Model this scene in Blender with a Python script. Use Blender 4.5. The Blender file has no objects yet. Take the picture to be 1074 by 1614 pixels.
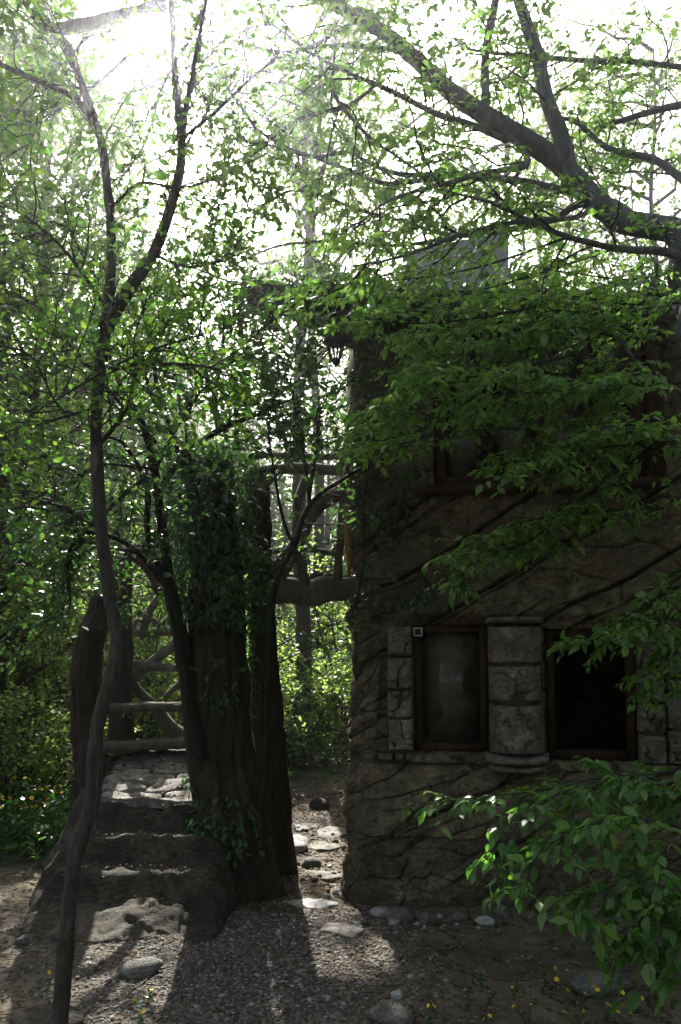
import bpy, math, random
import numpy as np
from mathutils import Vector, Matrix

# ------------------------------------------------------------------ camera, sky, sun, exposure
S = bpy.context.scene
COL = S.collection
EYE = 1.6
FPX, CX, CY, PITCH = 1255.0, 537.0, 920.0, math.radians(5.0)
cam_d = bpy.data.cameras.new('camera')
cam = bpy.data.objects.new('camera', cam_d); COL.objects.link(cam)
cam.location = (0, 0, EYE)
cam.rotation_euler = (math.radians(90) + PITCH, 0, 0)
cam_d.sensor_fit = 'VERTICAL'; cam_d.sensor_height = 36.0
cam_d.lens = FPX / 1614.0 * 36.0
cam_d.shift_y = (CY - 807.0) / 1614.0
cam_d.clip_start = 0.05; cam_d.clip_end = 500
S.camera = cam

SUN_EL, SUN_AZ = math.radians(40.0), math.radians(-10.5)     # azimuth from +Y towards +X
sunv = Vector((math.sin(SUN_AZ) * math.cos(SUN_EL), math.cos(SUN_AZ) * math.cos(SUN_EL), math.sin(SUN_EL)))
W = bpy.data.worlds.new('World'); S.world = W; W.use_nodes = True
wn = W.node_tree
for n in list(wn.nodes): wn.nodes.remove(n)
sky = wn.nodes.new('ShaderNodeTexSky'); sky.sky_type = 'NISHITA'; sky.sun_disc = False
sky.sun_elevation = SUN_EL; sky.sun_rotation = SUN_AZ
sky.air_density = 1.0; sky.dust_density = 6.0; sky.ozone_density = 1.0
hs = wn.nodes.new('ShaderNodeHueSaturation'); hs.inputs['Saturation'].default_value = 0.6
bg = wn.nodes.new('ShaderNodeBackground'); bg.inputs['Strength'].default_value = 0.085
wo = wn.nodes.new('ShaderNodeOutputWorld')
wn.links.new(sky.outputs[0], hs.inputs['Color']); wn.links.new(hs.outputs[0], bg.inputs['Color']); wn.links.new(bg.outputs[0], wo.inputs['Surface'])
sd = bpy.data.lights.new('sun', 'SUN'); sd.energy = 5.0; sd.angle = math.radians(0.53); sd.color = (1.0, 0.965, 0.9)
sun = bpy.data.objects.new('sun', sd); COL.objects.link(sun)
sun.rotation_euler = sunv.to_track_quat('Z', 'Y').to_euler(); sun.location = (0, 0, 20)
S.view_settings.view_transform = 'Standard'; S.view_settings.look = 'None'
S.view_settings.exposure = 2.1; S.view_settings.gamma = 1.0; S.view_settings.use_curve_mapping = False
S.render.engine = 'CYCLES'
cy = S.cycles
cy.use_denoising = True
try: cy.denoising_prefilter = 'ACCURATE'
except Exception: pass
try: cy.denoiser = 'OPENIMAGEDENOISE'
except Exception: pass
cy.max_bounces = 7; cy.diffuse_bounces = 3; cy.glossy_bounces = 3; cy.transmission_bounces = 6
cy.transparent_max_bounces = 8; cy.volume_bounces = 0; cy.caustics_reflective = False; cy.caustics_refractive = False
cy.sample_clamp_indirect = 8.0

# ------------------------------------------------------------------ helpers
SINP, COSP = math.sin(PITCH), math.cos(PITCH)
def P(px, py, Y):
    """world point at depth Y seen at photo pixel px, py"""
    dx, dv = (px - CX) / FPX, (CY - py) / FPX
    y = COSP - dv * SINP; z = SINP + dv * COSP
    return np.array([dx / y * Y, Y, EYE + z / y * Y])
def PX(pts): return np.array([P(*p) for p in pts])
def proj(p):
    p = np.asarray(p, float); x, y, z = p[..., 0], p[..., 1], p[..., 2] - EYE
    d = y * COSP + z * SINP; v = -y * SINP + z * COSP
    return CX + FPX * x / d, CY - FPX * v / d, d
def nrm(v): return v / (np.linalg.norm(v, axis=-1, keepdims=True) + 1e-9)
_T = np.random.default_rng(5).random((32, 32, 32))
def vn(p):
    p = np.asarray(p, float); i = np.floor(p).astype(int); f = p - i; f = f * f * (3 - 2 * f)
    i0 = i % 32; i1 = (i + 1) % 32
    x0, y0, z0 = i0[..., 0], i0[..., 1], i0[..., 2]; x1, y1, z1 = i1[..., 0], i1[..., 1], i1[..., 2]
    fx, fy, fz = f[..., 0], f[..., 1], f[..., 2]
    def L(a, b, t): return a + (b - a) * t
    return L(L(L(_T[x0, y0, z0], _T[x1, y0, z0], fx), L(_T[x0, y1, z0], _T[x1, y1, z0], fx), fy),
             L(L(_T[x0, y0, z1], _T[x1, y0, z1], fx), L(_T[x0, y1, z1], _T[x1, y1, z1], fx), fy), fz) * 2 - 1
def fbm(p, oct=4, gain=0.5):
    p = np.asarray(p, float); s = 0; a = 1.0
    for k in range(oct): s = s + a * vn(p * (2 ** k) + 7.3 * k); a *= gain
    return s
def sst(a, b, x): t = np.clip((x - a) / (b - a), 0, 1); return t * t * (3 - 2 * t)

def mesh(name, V, Fs, rnd=None, smooth=True):
    """V (n,3); Fs list of int arrays (m,k)"""
    me = bpy.data.meshes.new(name)
    V = np.asarray(V, np.float32)
    me.vertices.add(len(V)); me.vertices.foreach_set('co', V.ravel())
    Fs = [np.asarray(f, np.int32) for f in Fs if len(f)]
    flat = np.concatenate([f.ravel() for f in Fs]); tot = np.concatenate([np.full(len(f), f.shape[1]) for f in Fs])
    start = np.concatenate([[0], np.cumsum(tot)[:-1]]).astype(np.int32)
    me.loops.add(len(flat)); me.loops.foreach_set('vertex_index', flat)
    me.polygons.add(len(tot)); me.polygons.foreach_set('loop_start', start)
    if smooth: me.polygons.foreach_set('use_smooth', np.ones(len(tot), bool))
    if rnd is not None:
        at = me.attributes.new('rnd', 'FLOAT', 'FACE'); at.data.foreach_set('value', np.asarray(rnd, np.float32))
    me.update(calc_edges=True)
    return me
def obj(name, me, mat, parent=None, loc=None):
    o = bpy.data.objects.new(name, me); COL.objects.link(o)
    if mat is not None and me is not None and len(me.materials) == 0: me.materials.append(mat)
    if parent is not None: o.parent = parent
    if loc is not None: o.location = loc
    return o
WL = {}
def wloc(o):
    v = Vector(o.location)
    while o.parent is not None: o = o.parent; v = v + Vector(o.location)
    return v
class MB:
    def __init__(s): s.V = []; s.F = []; s.R = []; s.n = 0
    def add(s, V, Fs, rnd=None):
        V = np.asarray(V, float)
        if isinstance(Fs, np.ndarray): Fs = [Fs]
        for f in Fs:
            f = np.asarray(f, int)
            if len(f): s.F.append(f + s.n); s.R.append(np.full(len(f), 0.5) if rnd is None else np.broadcast_to(rnd, (len(f),)))
        s.V.append(V); s.n += len(V); return s
    def build(s, name, mat, parent=None, smooth=True, base=False, rnd=True):
        V = np.concatenate(s.V)
        c = (V.min(0) + V.max(0)) / 2
        if base: c[2] = V[:, 2].min()
        by = {}
        for f, r in zip(s.F, s.R): by.setdefault(f.shape[1], []).append((f, r))
        Fs = []; R = []
        for k in sorted(by):
            Fs.append(np.concatenate([a for a, _ in by[k]])); R.append(np.concatenate([b for _, b in by[k]]))
        me = mesh(name, V - c, Fs, np.concatenate(R) if rnd else None, smooth)
        o = obj(name, me, mat, parent)
        o.location = Vector(c) - (wloc(parent) if parent is not None else Vector((0, 0, 0)))
        return o
def tag(o, label=None, cat=None, group=None, kind=None):
    if label: o['label'] = label
    if cat: o['category'] = cat
    if group: o['group'] = group
    if kind: o['kind'] = kind
    return o
def empty(name, loc, label=None, cat=None, group=None):
    o = bpy.data.objects.new(name, None); COL.objects.link(o); o.location = loc; o.empty_display_size = 0.1
    return tag(o, label, cat, group)

def smooth_path(pts, step=0.06):
    """Catmull-Rom through rows (x,y,z,r)"""
    p = np.asarray(pts, float); q = np.vstack([2 * p[0] - p[1], p, 2 * p[-1] - p[-2]])
    out = []
    for i in range(1, len(q) - 2):
        n = max(2, int(np.linalg.norm(q[i + 1][:3] - q[i][:3]) / step))
        t = np.linspace(0, 1, n, endpoint=False)[:, None]
        a, b, c, d = q[i - 1], q[i], q[i + 1], q[i + 2]
        out.append(0.5 * (2 * b + (c - a) * t + (2 * a - 5 * b + 4 * c - d) * t ** 2 + (3 * b - a - 3 * c + d) * t ** 3))
    out.append(p[-1:]); return np.vstack(out)
def tube(pts, sides=10, step=0.06, lump=0.06, lf=6.0, flute=0.0, nfl=7, seed=0, wob=0.0, cap=True):
    """lumpy tube along rows (x,y,z,r)"""
    q = smooth_path(pts, step); c, r = q[:, :3].copy(), np.maximum(q[:, 3], 0.001)
    if wob: c = c + wob * np.stack([fbm(c * 3 + seed + 11 * k, 2) for k in range(3)], -1)
    t = nrm(np.gradient(c, axis=0)); m = len(c)
    u = np.zeros_like(c); a = np.array([1., 0, 0]) if abs(t[0][0]) < 0.8 else np.array([0, 1., 0])
    for i in range(m):
        a = a - t[i] * np.dot(a, t[i]); a /= np.linalg.norm(a) + 1e-9; u[i] = a
    v = np.cross(t, u); th = np.linspace(0, 2 * math.pi, sides, endpoint=False)
    d = u[:, None] * np.cos(th)[None, :, None] + v[:, None] * np.sin(th)[None, :, None]
    base = c[:, None] + d * r[:, None, None]
    k = 1 + lump * fbm(base * lf + seed * 3.7, 3)
    if flute:
        ph = th[None, :] + 0.5 * fbm(np.stack([c[:, 2] * 1.3, c[:, 2] * 0 + seed, c[:, 2] * 0], -1), 2)[:, None]
        kk = np.abs(np.sin(ph * nfl / 2 + seed)); kk2 = np.abs(np.sin(ph * (nfl * 1.63) / 2 + 1.7 + seed))
        k = k + flute * (np.sqrt(kk) - 0.7) + flute * 0.5 * (np.sqrt(kk2) - 0.7)
    V = c[:, None] + d * (r[:, None] * k)[:, :, None]
    V = V.reshape(-1, 3); i = np.arange(m - 1)[:, None] * sides; j = np.arange(sides)[None]; j2 = (j + 1) % sides
    F = np.stack([i + j, i + j2, i + sides + j2, i + sides + j], -1).reshape(-1, 4)
    Fs = [F]
    if cap:
        V = np.vstack([V, c[:1], c[-1:]]); n0 = m * sides; jj = np.arange(sides); j2 = (jj + 1) % sides
        Fs.append(np.stack([jj * 0 + n0, j2, jj], -1)); e = (m - 1) * sides
        Fs.append(np.stack([jj * 0 + n0 + 1, e + jj, e + j2], -1))
    return V, Fs
def tubes(Pn, R, sides=4):
    """batch of thin tubes: Pn (N,n,3), R (N,n)"""
    N, n, _ = Pn.shape; t = nrm(np.gradient(Pn, axis=1)); ov = nrm(Pn[:, -1] - Pn[:, 0])
    ref = np.where(np.abs(ov[:, 2:3]) > 0.8, np.array([[1., 0, 0]]), np.array([[0, 0, 1.]]))[:, None]
    u = nrm(np.cross(t, np.broadcast_to(ref, t.shape))); v = np.cross(t, u)
    th = np.linspace(0, 2 * math.pi, sides, endpoint=False)
    V = Pn[:, :, None] + (u[:, :, None] * np.cos(th)[:, None] + v[:, :, None] * np.sin(th)[:, None]) * R[:, :, None, None]
    b = (np.arange(N) * n * sides)[:, None, None] + (np.arange(n - 1) * sides)[None, :, None]
    j = np.arange(sides); j2 = (j + 1) % sides
    F = np.stack([b + j, b + j2, b + sides + j2, b + sides + j], -1).reshape(-1, 4)
    return V.reshape(-1, 3), F
def along(poly, t):
    N, n, _ = poly.shape; x = np.clip(t, 0, 0.9999) * (n - 1); i = x.astype(int); f = (x - i)[..., None]
    r = np.arange(N)[:, None]; a, b = poly[r, i], poly[r, i + 1]
    return a + (b - a) * f, nrm(b - a)
def kids(par, per, t0, t1, L, ang, rng, up=0.0, curl=0.25, n=5, flat=1.0, plan=False, taper=0.5):
    """children of every parent polyline -> (N*per, n, 3), their start t"""
    N = len(par); t = (np.arange(per)[None] + rng.random((N, per))) / per * (t1 - t0) + t0
    p, tn = along(par, t)
    if plan:
        side = nrm(np.cross(tn, np.array([0, 0, 1.]))); sg = np.where((np.arange(per)[None] + rng.integers(0, 2, (N, 1))) % 2 == 0, 1., -1.)
        pr = nrm(side * sg[..., None] + rng.normal(0, 0.22, p.shape))
    else:
        r = rng.normal(0, 1, p.shape); r[..., 2] *= flat
        pr = nrm(r - tn * (r * tn).sum(-1, keepdims=True))
    a = math.radians(ang) * (1 + rng.normal(0, 0.2, (N, per, 1)))
    d = tn * np.cos(a) + pr * np.sin(a)
    ln = L * (0.65 + 0.7 * rng.random((N, per))) * (1 - taper * t)
    d = d.reshape(-1, 1, 3); p = p.reshape(-1, 1, 3); ln = ln.reshape(-1, 1, 1); s = np.linspace(0, 1, n)[None, :, None]
    c = rng.normal(0, curl, (len(d), 1, 3)); c[..., 2] *= 0.5; c[..., 2] += up
    w = rng.normal(0, 0.03, (len(d), n, 3)); w[:, 0] = 0
    return p + ln * (d * s + c * s * s + w), t.reshape(-1)
def leaves(tw, per, size, rng, droop=0.3, t0=0.15, spread=0.9, njit=0.35, jit=0.3):
    N = len(tw); t = (np.arange(per)[None] + rng.random((N, per)) * 0.8) / per * (1 - t0) + t0
    p, tn = along(tw, t)
    side = nrm(np.cross(tn, np.array([0, 0, 1.])) + 1e-4); sg = np.where(np.arange(per)[None] % 2 == 0, 1., -1.)[..., None]
    sg = np.where((np.arange(per) == per - 1)[None, :, None], 0.1, sg)
    d = nrm(tn * 0.75 + side * sg * spread + np.array([0, 0, -droop]) * (0.4 + 1.2 * rng.random((N, per, 1))) + rng.normal(0, jit, p.shape))
    up = np.array([0, 0, 1.]) + rng.normal(0, njit, p.shape)
    nn = nrm(up - d * (up * d).sum(-1, keepdims=True))
    sz = size * (0.4 + 0.8 * rng.random((N, per)) ** 0.8)
    return [p.reshape(-1, 3), d.reshape(-1, 3), nn.reshape(-1, 3), sz.reshape(-1)]
def cat(*L): return [np.concatenate(x) for x in zip(*L)]
LEAF_HI = np.array([[0, 0, 0], [.36, 0, -.01], [.72, 0, -.05], [1.04, 0, -.16], [.14, .17, .03], [.42, .27, .05], [.74, .17, -.01], [.14, -.17, .03], [.42, -.27, .05], [.74, -.17, -.01]])
LEAF_HI_T = [[0, 1, 4], [2, 3, 6], [0, 7, 1], [2, 9, 3]]; LEAF_HI_Q = [[1, 5, 4, 4], [1, 2, 6, 5], [1, 7, 8, 8], [1, 8, 9, 2]]
LEAF_HI_F = [[0, 1, 4], [1, 5, 4], [1, 2, 5], [2, 6, 5], [2, 3, 6], [0, 7, 1], [1, 7, 8], [1, 8, 2], [2, 8, 9], [2, 9, 3]]
LEAF_LO = np.array([[0, 0, 0], [.45, .29, .05], [1, 0, -.1], [.45, -.29, .05]]); LEAF_LO_F = [[0, 2, 1], [0, 3, 2]]
def leafmesh(L, hi, rng):
    T, F = (LEAF_HI, LEAF_HI_F) if hi else (LEAF_LO, LEAF_LO_F)
    p, d, n, s = L; w = np.cross(n, d)
    bend = 1 + 0.9 * rng.normal(0, 1, (len(p), 1, 1)).clip(-1.3, 1.6)
    wd = (0.85 + 0.3 * rng.random((len(p), 1, 1)))
    V = p[:, None] + s[:, None, None] * (d[:, None] * T[None, :, 0:1] + w[:, None] * T[None, :, 1:2] * wd + n[:, None] * T[None, :, 2:3] * bend)
    F = (np.arange(len(p)) * len(T))[:, None, None] + np.array(F)[None]
    rn = np.repeat(rng.random(len(p)), F.shape[1])
    return V.reshape(-1, 3), F.reshape(-1, 3), rn

# ------------------------------------------------------------------ materials
class NT:
    def __init__(s, name):
        s.m = bpy.data.materials.new(name); s.m.use_nodes = True; s.t = s.m.node_tree
        for n in list(s.t.nodes): s.t.nodes.remove(n)
        s.out = s.t.nodes.new('ShaderNodeOutputMaterial')
    def n(s, typ, ins=None, **kw):
        nd = s.t.nodes.new(typ)
        for k, v in kw.items(): setattr(nd, k, v)
        for k, v in (ins or {}).items():
            if isinstance(v, bpy.types.NodeSocket): s.t.links.new(v, nd.inputs[k])
            else: nd.inputs[k].default_value = v
        return nd
    def ramp(s, fac, stops):
        nd = s.n('ShaderNodeValToRGB', {'Fac': fac}); cr = nd.color_ramp
        while len(cr.elements) < len(stops): cr.elements.new(0.5)
        for e, (p, c) in zip(cr.elements, stops): e.position = p; e.color = (c[0], c[1], c[2], 1) if not np.isscalar(c) else (c, c, c, 1)
        return nd.outputs['Color']
    def noise(s, scale, detail=6, rough=0.6, vec=None, dist=0.0):
        d = {'Scale': scale, 'Detail': detail, 'Roughness': rough, 'Distortion': dist}
        if vec is not None: d['Vector'] = vec
        return s.n('ShaderNodeTexNoise', d).outputs['Fac']
    def geo(s): return s.n('ShaderNodeNewGeometry').outputs['Position']
    def mapping(s, scale, rot=(0, 0, 0)):
        return s.n('ShaderNodeMapping', {'Vector': s.geo(), 'Scale': scale, 'Rotation': rot}).outputs['Vector']
    def mix(s, f, a, b, mode='MIX'):
        nd = s.n('ShaderNodeMix', data_type='RGBA', blend_type=mode)
        for k, v in ((0, f), (6, a), (7, b)):
            if isinstance(v, bpy.types.NodeSocket): s.t.links.new(v, nd.inputs[k])
            else: nd.inputs[k].default_value = v if k == 0 else ((v[0], v[1], v[2], 1) if not np.isscalar(v) else (v, v, v, 1))
        return nd.outputs[2]
    def bump(s, h, strength=0.5, dist=0.02, nrm=None):
        d = {'Height': h, 'Strength': strength, 'Distance': dist}
        if nrm is not None: d['Normal'] = nrm
        return s.n('ShaderNodeBump', d).outputs['Normal']
    def principled(s, col, rough=0.85, normal=None, spec=0.3, **kw):
        d = {'Base Color': col if isinstance(col, bpy.types.NodeSocket) else (*col, 1), 'Roughness': rough, 'Specular IOR Level': spec}
        if normal is not None: d['Normal'] = normal
        d.update(kw)
        b = s.n('ShaderNodeBsdfPrincipled', d); s.t.links.new(b.outputs[0], s.out.inputs['Surface']); return s.m
def bark_mat(name, c0, c1, c2, scale=1.0, moss=0.0):
    t = NT(name); st = t.mapping((14 * scale, 14 * scale, 2.6 * scale))
    n1 = t.noise(2.0, 8, 0.65, st, 0.6); n2 = t.noise(3.2, 4, 0.6, t.geo()); n3 = t.noise(60, 3, 0.6, t.geo())
    col = t.ramp(n1, [(0.3, c0), (0.55, c1), (0.75, c2)])
    col = t.mix(t.ramp(n2, [(0.35, 0.0), (0.7, 0.6)]), col, tuple(x * 0.55 for x in c1))
    if moss: col = t.mix(t.ramp(t.noise(2.2, 5, 0.7, t.geo()), [(0.5, 0.0), (0.62, moss)]), col, (0.035, 0.05, 0.015))
    h = t.mix(0.3, n1, n3)
    return t.principled(col, 0.9, t.bump(h, 1.0, 0.035), 0.2)
def leaf_mat(name, dark, mid, light, trans=0.5, gloss=0.35):
    t = NT(name); r = t.n('ShaderNodeAttribute', attribute_name='rnd').outputs['Fac']
    oi = t.n('ShaderNodeObjectInfo').outputs['Random']
    rr = t.n('ShaderNodeMath', {0: r, 1: oi}, operation='ADD').outputs[0]
    rr = t.n('ShaderNodeMath', {0: rr}, operation='FRACT').outputs[0]
    col = t.ramp(rr, [(0.05, dark), (0.5, mid), (0.95, light)])
    n = t.noise(2.5, 3, 0.6, t.geo())
    col = t.mix(t.ramp(n, [(0.35, 0.0), (0.7, 0.35)]), col, tuple(x * 0.7 for x in mid))
    tc = t.mix(1.0, col, (1.9, 2.2, 1.2), 'MULTIPLY')
    pb = t.n('ShaderNodeBsdfPrincipled', {'Base Color': col, 'Roughness': gloss, 'Specular IOR Level': 0.35})
    tr = t.n('ShaderNodeBsdfTranslucent', {'Color': tc})
    mx = t.n('ShaderNodeMixShader', {0: trans, 1: pb.outputs[0], 2: tr.outputs[0]})
    t.t.links.new(mx.outputs[0], t.out.inputs['Surface']); return t.m
def stone_mat(name, c0, c1, c2, sc=1.0, bump=0.6, stain=0.0):
    t = NT(name); g = t.geo()
    n1 = t.noise(4 * sc, 8, 0.65, g, 0.3); n2 = t.noise(18 * sc, 6, 0.7, g); n3 = t.noise(1.3 * sc, 4, 0.6, g)
    col = t.ramp(n1, [(0.3, c0), (0.5, c1), (0.72, c2)])
    col = t.mix(t.ramp(n2, [(0.3, 0.55), (0.6, 0.0)]), col, tuple(x * 0.45 for x in c0))
    col = t.mix(t.ramp(n3, [(0.45, 0.0), (0.7, 0.5)]), col, tuple(x * 0.6 for x in c1))
    wv = t.noise(2.2 * sc, 3, 0.5, t.mapping((1, 1, 2.2), (0, 0.55, 0)), 1.2)
    crack = t.ramp(wv, [(0.485, 1.0), (0.499, 0.65), (0.501, 0.65), (0.515, 1.0)])
    wv2 = t.noise(6.0 * sc, 3, 0.5, t.mapping((1, 1, 1.6), (0.4, -0.8, 0)), 1.5)
    crack = t.mix(1.0, crack, t.ramp(wv2, [(0.48, 1.0), (0.499, 0.6), (0.501, 0.6), (0.52, 1.0)]), 'MULTIPLY')
    col = t.mix(crack, tuple(x * 0.3 for x in c0), col)
    if stain:
        col = t.mix(t.ramp(t.noise(1.7, 6, 0.7, t.mapping((1, 1, 0.5))), [(0.45, 0.0), (0.6, stain)]), col, (0.018, 0.018, 0.012))
    n4 = t.noise(75 * sc, 4, 0.75, g)
    col = t.mix(t.ramp(n4, [(0.35, 0.45), (0.55, 0.0)]), col, tuple(x * 0.5 for x in c0))
    h = t.mix(0.5, t.mix(0.4, n1, n2), crack)
    return t.principled(col, 0.92, t.bump(n4, 0.5 * bump, 0.008, t.bump(h, bump, 0.03)), 0.2)
def flat_mat(name, col, rough=0.6, spec=0.4, nz=0.15, sc=8, metal=0.0):
    t = NT(name); n = t.noise(sc, 5, 0.6, t.geo())
    c = t.ramp(n, [(0.25, tuple(x * (1 - nz) for x in col)), (0.75, tuple(min(1, x * (1 + nz)) for x in col))])
    return t.principled(c, rough, t.bump(n, 0.2, 0.005), spec, Metallic=metal)
M = {}
M['bark_sap'] = bark_mat('bark_sapling', (0.022, 0.019, 0.016), (0.065, 0.058, 0.05), (0.13, 0.122, 0.108), 1.6)
M['bark_grey'] = bark_mat('bark_grey', (0.05, 0.05, 0.053), (0.12, 0.12, 0.125), (0.22, 0.22, 0.225), 1.1)
M['bark_dark'] = bark_mat('bark_dark', (0.012, 0.01, 0.009), (0.028, 0.023, 0.02), (0.055, 0.047, 0.04), 1.4)
M['bark_forest'] = bark_mat('bark_forest', (0.03, 0.025, 0.02), (0.07, 0.058, 0.046), (0.12, 0.1, 0.085), 0.8, 0.5)
M['bark_pillar'] = bark_mat('bark_pillar', (0.018, 0.014, 0.01), (0.05, 0.04, 0.03), (0.1, 0.08, 0.06), 0.8, 0.35)
M['log'] = bark_mat('concrete_log', (0.07, 0.06, 0.05), (0.15, 0.13, 0.105), (0.22, 0.195, 0.165), 0.5)
M['leaf_tree'] = leaf_mat('leaf_tree', (0.055, 0.115, 0.028), (0.095, 0.18, 0.045), (0.165, 0.24, 0.065), 0.5)
M['leaf_shrub'] = leaf_mat('leaf_shrub', (0.045, 0.11, 0.026), (0.068, 0.155, 0.034), (0.12, 0.205, 0.046), 0.45)
M['leaf_sap'] = leaf_mat('leaf_sapling', (0.045, 0.1, 0.022), (0.07, 0.14, 0.03), (0.13, 0.18, 0.04), 0.5)
M['leaf_dark'] = leaf_mat('leaf_dark', (0.025, 0.06, 0.02), (0.04, 0.09, 0.03), (0.065, 0.12, 0.035), 0.35)
M['leaf_forest'] = leaf_mat('leaf_forest', (0.075, 0.12, 0.03), (0.11, 0.165, 0.045), (0.16, 0.205, 0.065), 0.5)
M['leaf_bush'] = leaf_mat('leaf_bush', (0.11, 0.16, 0.05), (0.16, 0.215, 0.075), (0.21, 0.25, 0.1), 0.6)
M['leaf_herb'] = leaf_mat('leaf_herb', (0.03, 0.085, 0.02), (0.045, 0.115, 0.03), (0.07, 0.15, 0.035), 0.4)
M['ivy'] = leaf_mat('leaf_ivy', (0.022, 0.055, 0.02), (0.035, 0.085, 0.03), (0.06, 0.12, 0.04), 0.3, 0.3)
M['wall'] = stone_mat('carved_wall', (0.052, 0.043, 0.028), (0.155, 0.127, 0.08), (0.3, 0.252, 0.165), 1.8, 1.0, 0.5)
M['stone_wall'] = stone_mat('carved_stone', (0.065, 0.055, 0.036), (0.19, 0.16, 0.103), (0.36, 0.305, 0.195), 2.0, 0.8, 0.3)
M['block'] = stone_mat('carved_block', (0.08, 0.073, 0.06), (0.21, 0.193, 0.158), (0.38, 0.355, 0.3), 2.2, 0.9, 0.2)
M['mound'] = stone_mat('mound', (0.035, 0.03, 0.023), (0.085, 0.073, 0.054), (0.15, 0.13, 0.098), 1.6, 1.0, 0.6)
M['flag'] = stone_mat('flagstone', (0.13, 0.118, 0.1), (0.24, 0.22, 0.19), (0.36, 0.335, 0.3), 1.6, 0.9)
M['rock'] = stone_mat('rock', (0.09, 0.083, 0.072), (0.19, 0.178, 0.158), (0.3, 0.287, 0.265), 3.0, 0.9)
M['rock_pale'] = stone_mat('rock_pale', (0.27, 0.265, 0.26), (0.4, 0.395, 0.385), (0.52, 0.515, 0.5), 2.5, 0.8)
M['wood'] = bark_mat('window_wood', (0.022, 0.013, 0.008), (0.055, 0.032, 0.019), (0.1, 0.06, 0.036), 0.7)
M['tread'] = bark_mat('tread_wood', (0.06, 0.05, 0.04), (0.13, 0.11, 0.09), (0.22, 0.19, 0.16), 0.6)
M['split'] = bark_mat('split_wood', (0.3, 0.14, 0.04), (0.48, 0.25, 0.08), (0.6, 0.36, 0.14), 0.7)
M['roof'] = stone_mat('roof', (0.03, 0.026, 0.02), (0.06, 0.052, 0.04), (0.1, 0.09, 0.07), 1.5, 0.8)
M['plaster'] = flat_mat('grey_plaster', (0.3, 0.3, 0.31), 0.9, 0.2, 0.25, 3)
M['iron'] = flat_mat('black_iron', (0.012, 0.012, 0.013), 0.45, 0.5)
M['white'] = flat_mat('white_plastic', (0.55, 0.55, 0.52), 0.5)
M['black'] = flat_mat('black_plastic', (0.015, 0.015, 0.015), 0.4)
M['petal'] = flat_mat('yellow_petal', (0.75, 0.48, 0.02), 0.5, 0.3, 0.2, 30)
M['curtain'] = flat_mat('brown_board', (0.06, 0.045, 0.032), 0.9, 0.2, 0.3, 3)
def glass_mat(name, tint, dust):
    t = NT(name); tr = t.n('ShaderNodeBsdfTransparent', {'Color': (*tint, 1)}); gl = t.n('ShaderNodeBsdfGlossy', {'Color': (1, 1, 1, 1), 'Roughness': 0.03})
    fr = t.n('ShaderNodeFresnel', {'IOR': 1.5}).outputs[0]
    mx = t.n('ShaderNodeMixShader', {0: fr, 1: tr.outputs[0], 2: gl.outputs[0]})
    df = t.n('ShaderNodeBsdfDiffuse', {'Color': (0.12, 0.1, 0.075, 1)})
    n = t.ramp(t.noise(3.0, 6, 0.7, t.geo()), [(0.35, dust * 0.25), (0.65, dust)])
    m2 = t.n('ShaderNodeMixShader', {0: n, 1: mx.outputs[0], 2: df.outputs[0]})
    t.t.links.new(m2.outputs[0], t.out.inputs['Surface']); return t.m
M['glass'] = glass_mat('window_glass', (0.6, 0.62, 0.6), 0.9)
_t = NT('lantern_glass'); _a = _t.n('ShaderNodeBsdfTransparent', {'Color': (.96, .97, .98, 1)}); _b = _t.n('ShaderNodeBsdfTranslucent', {'Color': (.9, .92, .95, 1)})
_m = _t.n('ShaderNodeMixShader', {0: .22, 1: _a.outputs[0], 2: _b.outputs[0]}); _t.t.links.new(_m.outputs[0], _t.out.inputs['Surface']); M['lantern_glass'] = _t.m
def ground_mat():
    t = NT('ground'); g = t.geo()
    n1 = t.noise(1.1, 6, 0.6, g); n2 = t.noise(9, 8, 0.7, g); n3 = t.noise(45, 5, 0.7, g)
    soil = t.ramp(n2, [(0.28, (0.03, 0.026, 0.021)), (0.5, (0.075, 0.064, 0.05)), (0.75, (0.14, 0.121, 0.097))])
    tan = t.ramp(n2, [(0.28, (0.07, 0.058, 0.038)), (0.5, (0.125, 0.104, 0.068)), (0.75, (0.2, 0.17, 0.12))])
    col = t.mix(t.ramp(n1, [(0.42, 0.0), (0.56, 1.0)]), soil, tan)
    col = t.mix(t.ramp(n3, [(0.25, 0.6), (0.5, 0.0)]), col, (0.03, 0.025, 0.02))
    v = t.noise(1.6, 4, 0.55, g, 1.5)
    cr = t.ramp(v, [(0.485, 1.0), (0.498, 0.0), (0.502, 0.0), (0.515, 1.0)])
    col = t.mix(cr, (0.035, 0.028, 0.02), col)
    h = t.mix(0.5, t.mix(0.5, n2, n3), cr)
    return t.principled(col, 0.95, t.bump(h, 0.7, 0.03), 0.15)
M['ground'] = ground_mat()
def pebble_mat(name, stops, rough=0.9):
    t = NT(name); r = t.n('ShaderNodeAttribute', attribute_name='rnd').outputs['Fac']
    c = t.ramp(r, stops); n = t.noise(40, 4, 0.6, t.geo())
    c = t.mix(t.ramp(n, [(0.3, 0.4), (0.6, 0.0)]), c, (0.06, 0.05, 0.042))
    return t.principled(c, rough, t.bump(n, 0.3, 0.01), 0.2)
M['gravel'] = pebble_mat('gravel', [(0.0, (0.04, 0.034, 0.029)), (0.5, (0.095, 0.083, 0.071)), (0.9, (0.18, 0.164, 0.146)), (1.0, (0.36, 0.345, 0.33))])
M['litter'] = pebble_mat('leaf_litter', [(0.0, (0.05, 0.03, 0.018)), (0.5, (0.13, 0.085, 0.05)), (1.0, (0.26, 0.19, 0.13))])

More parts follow.
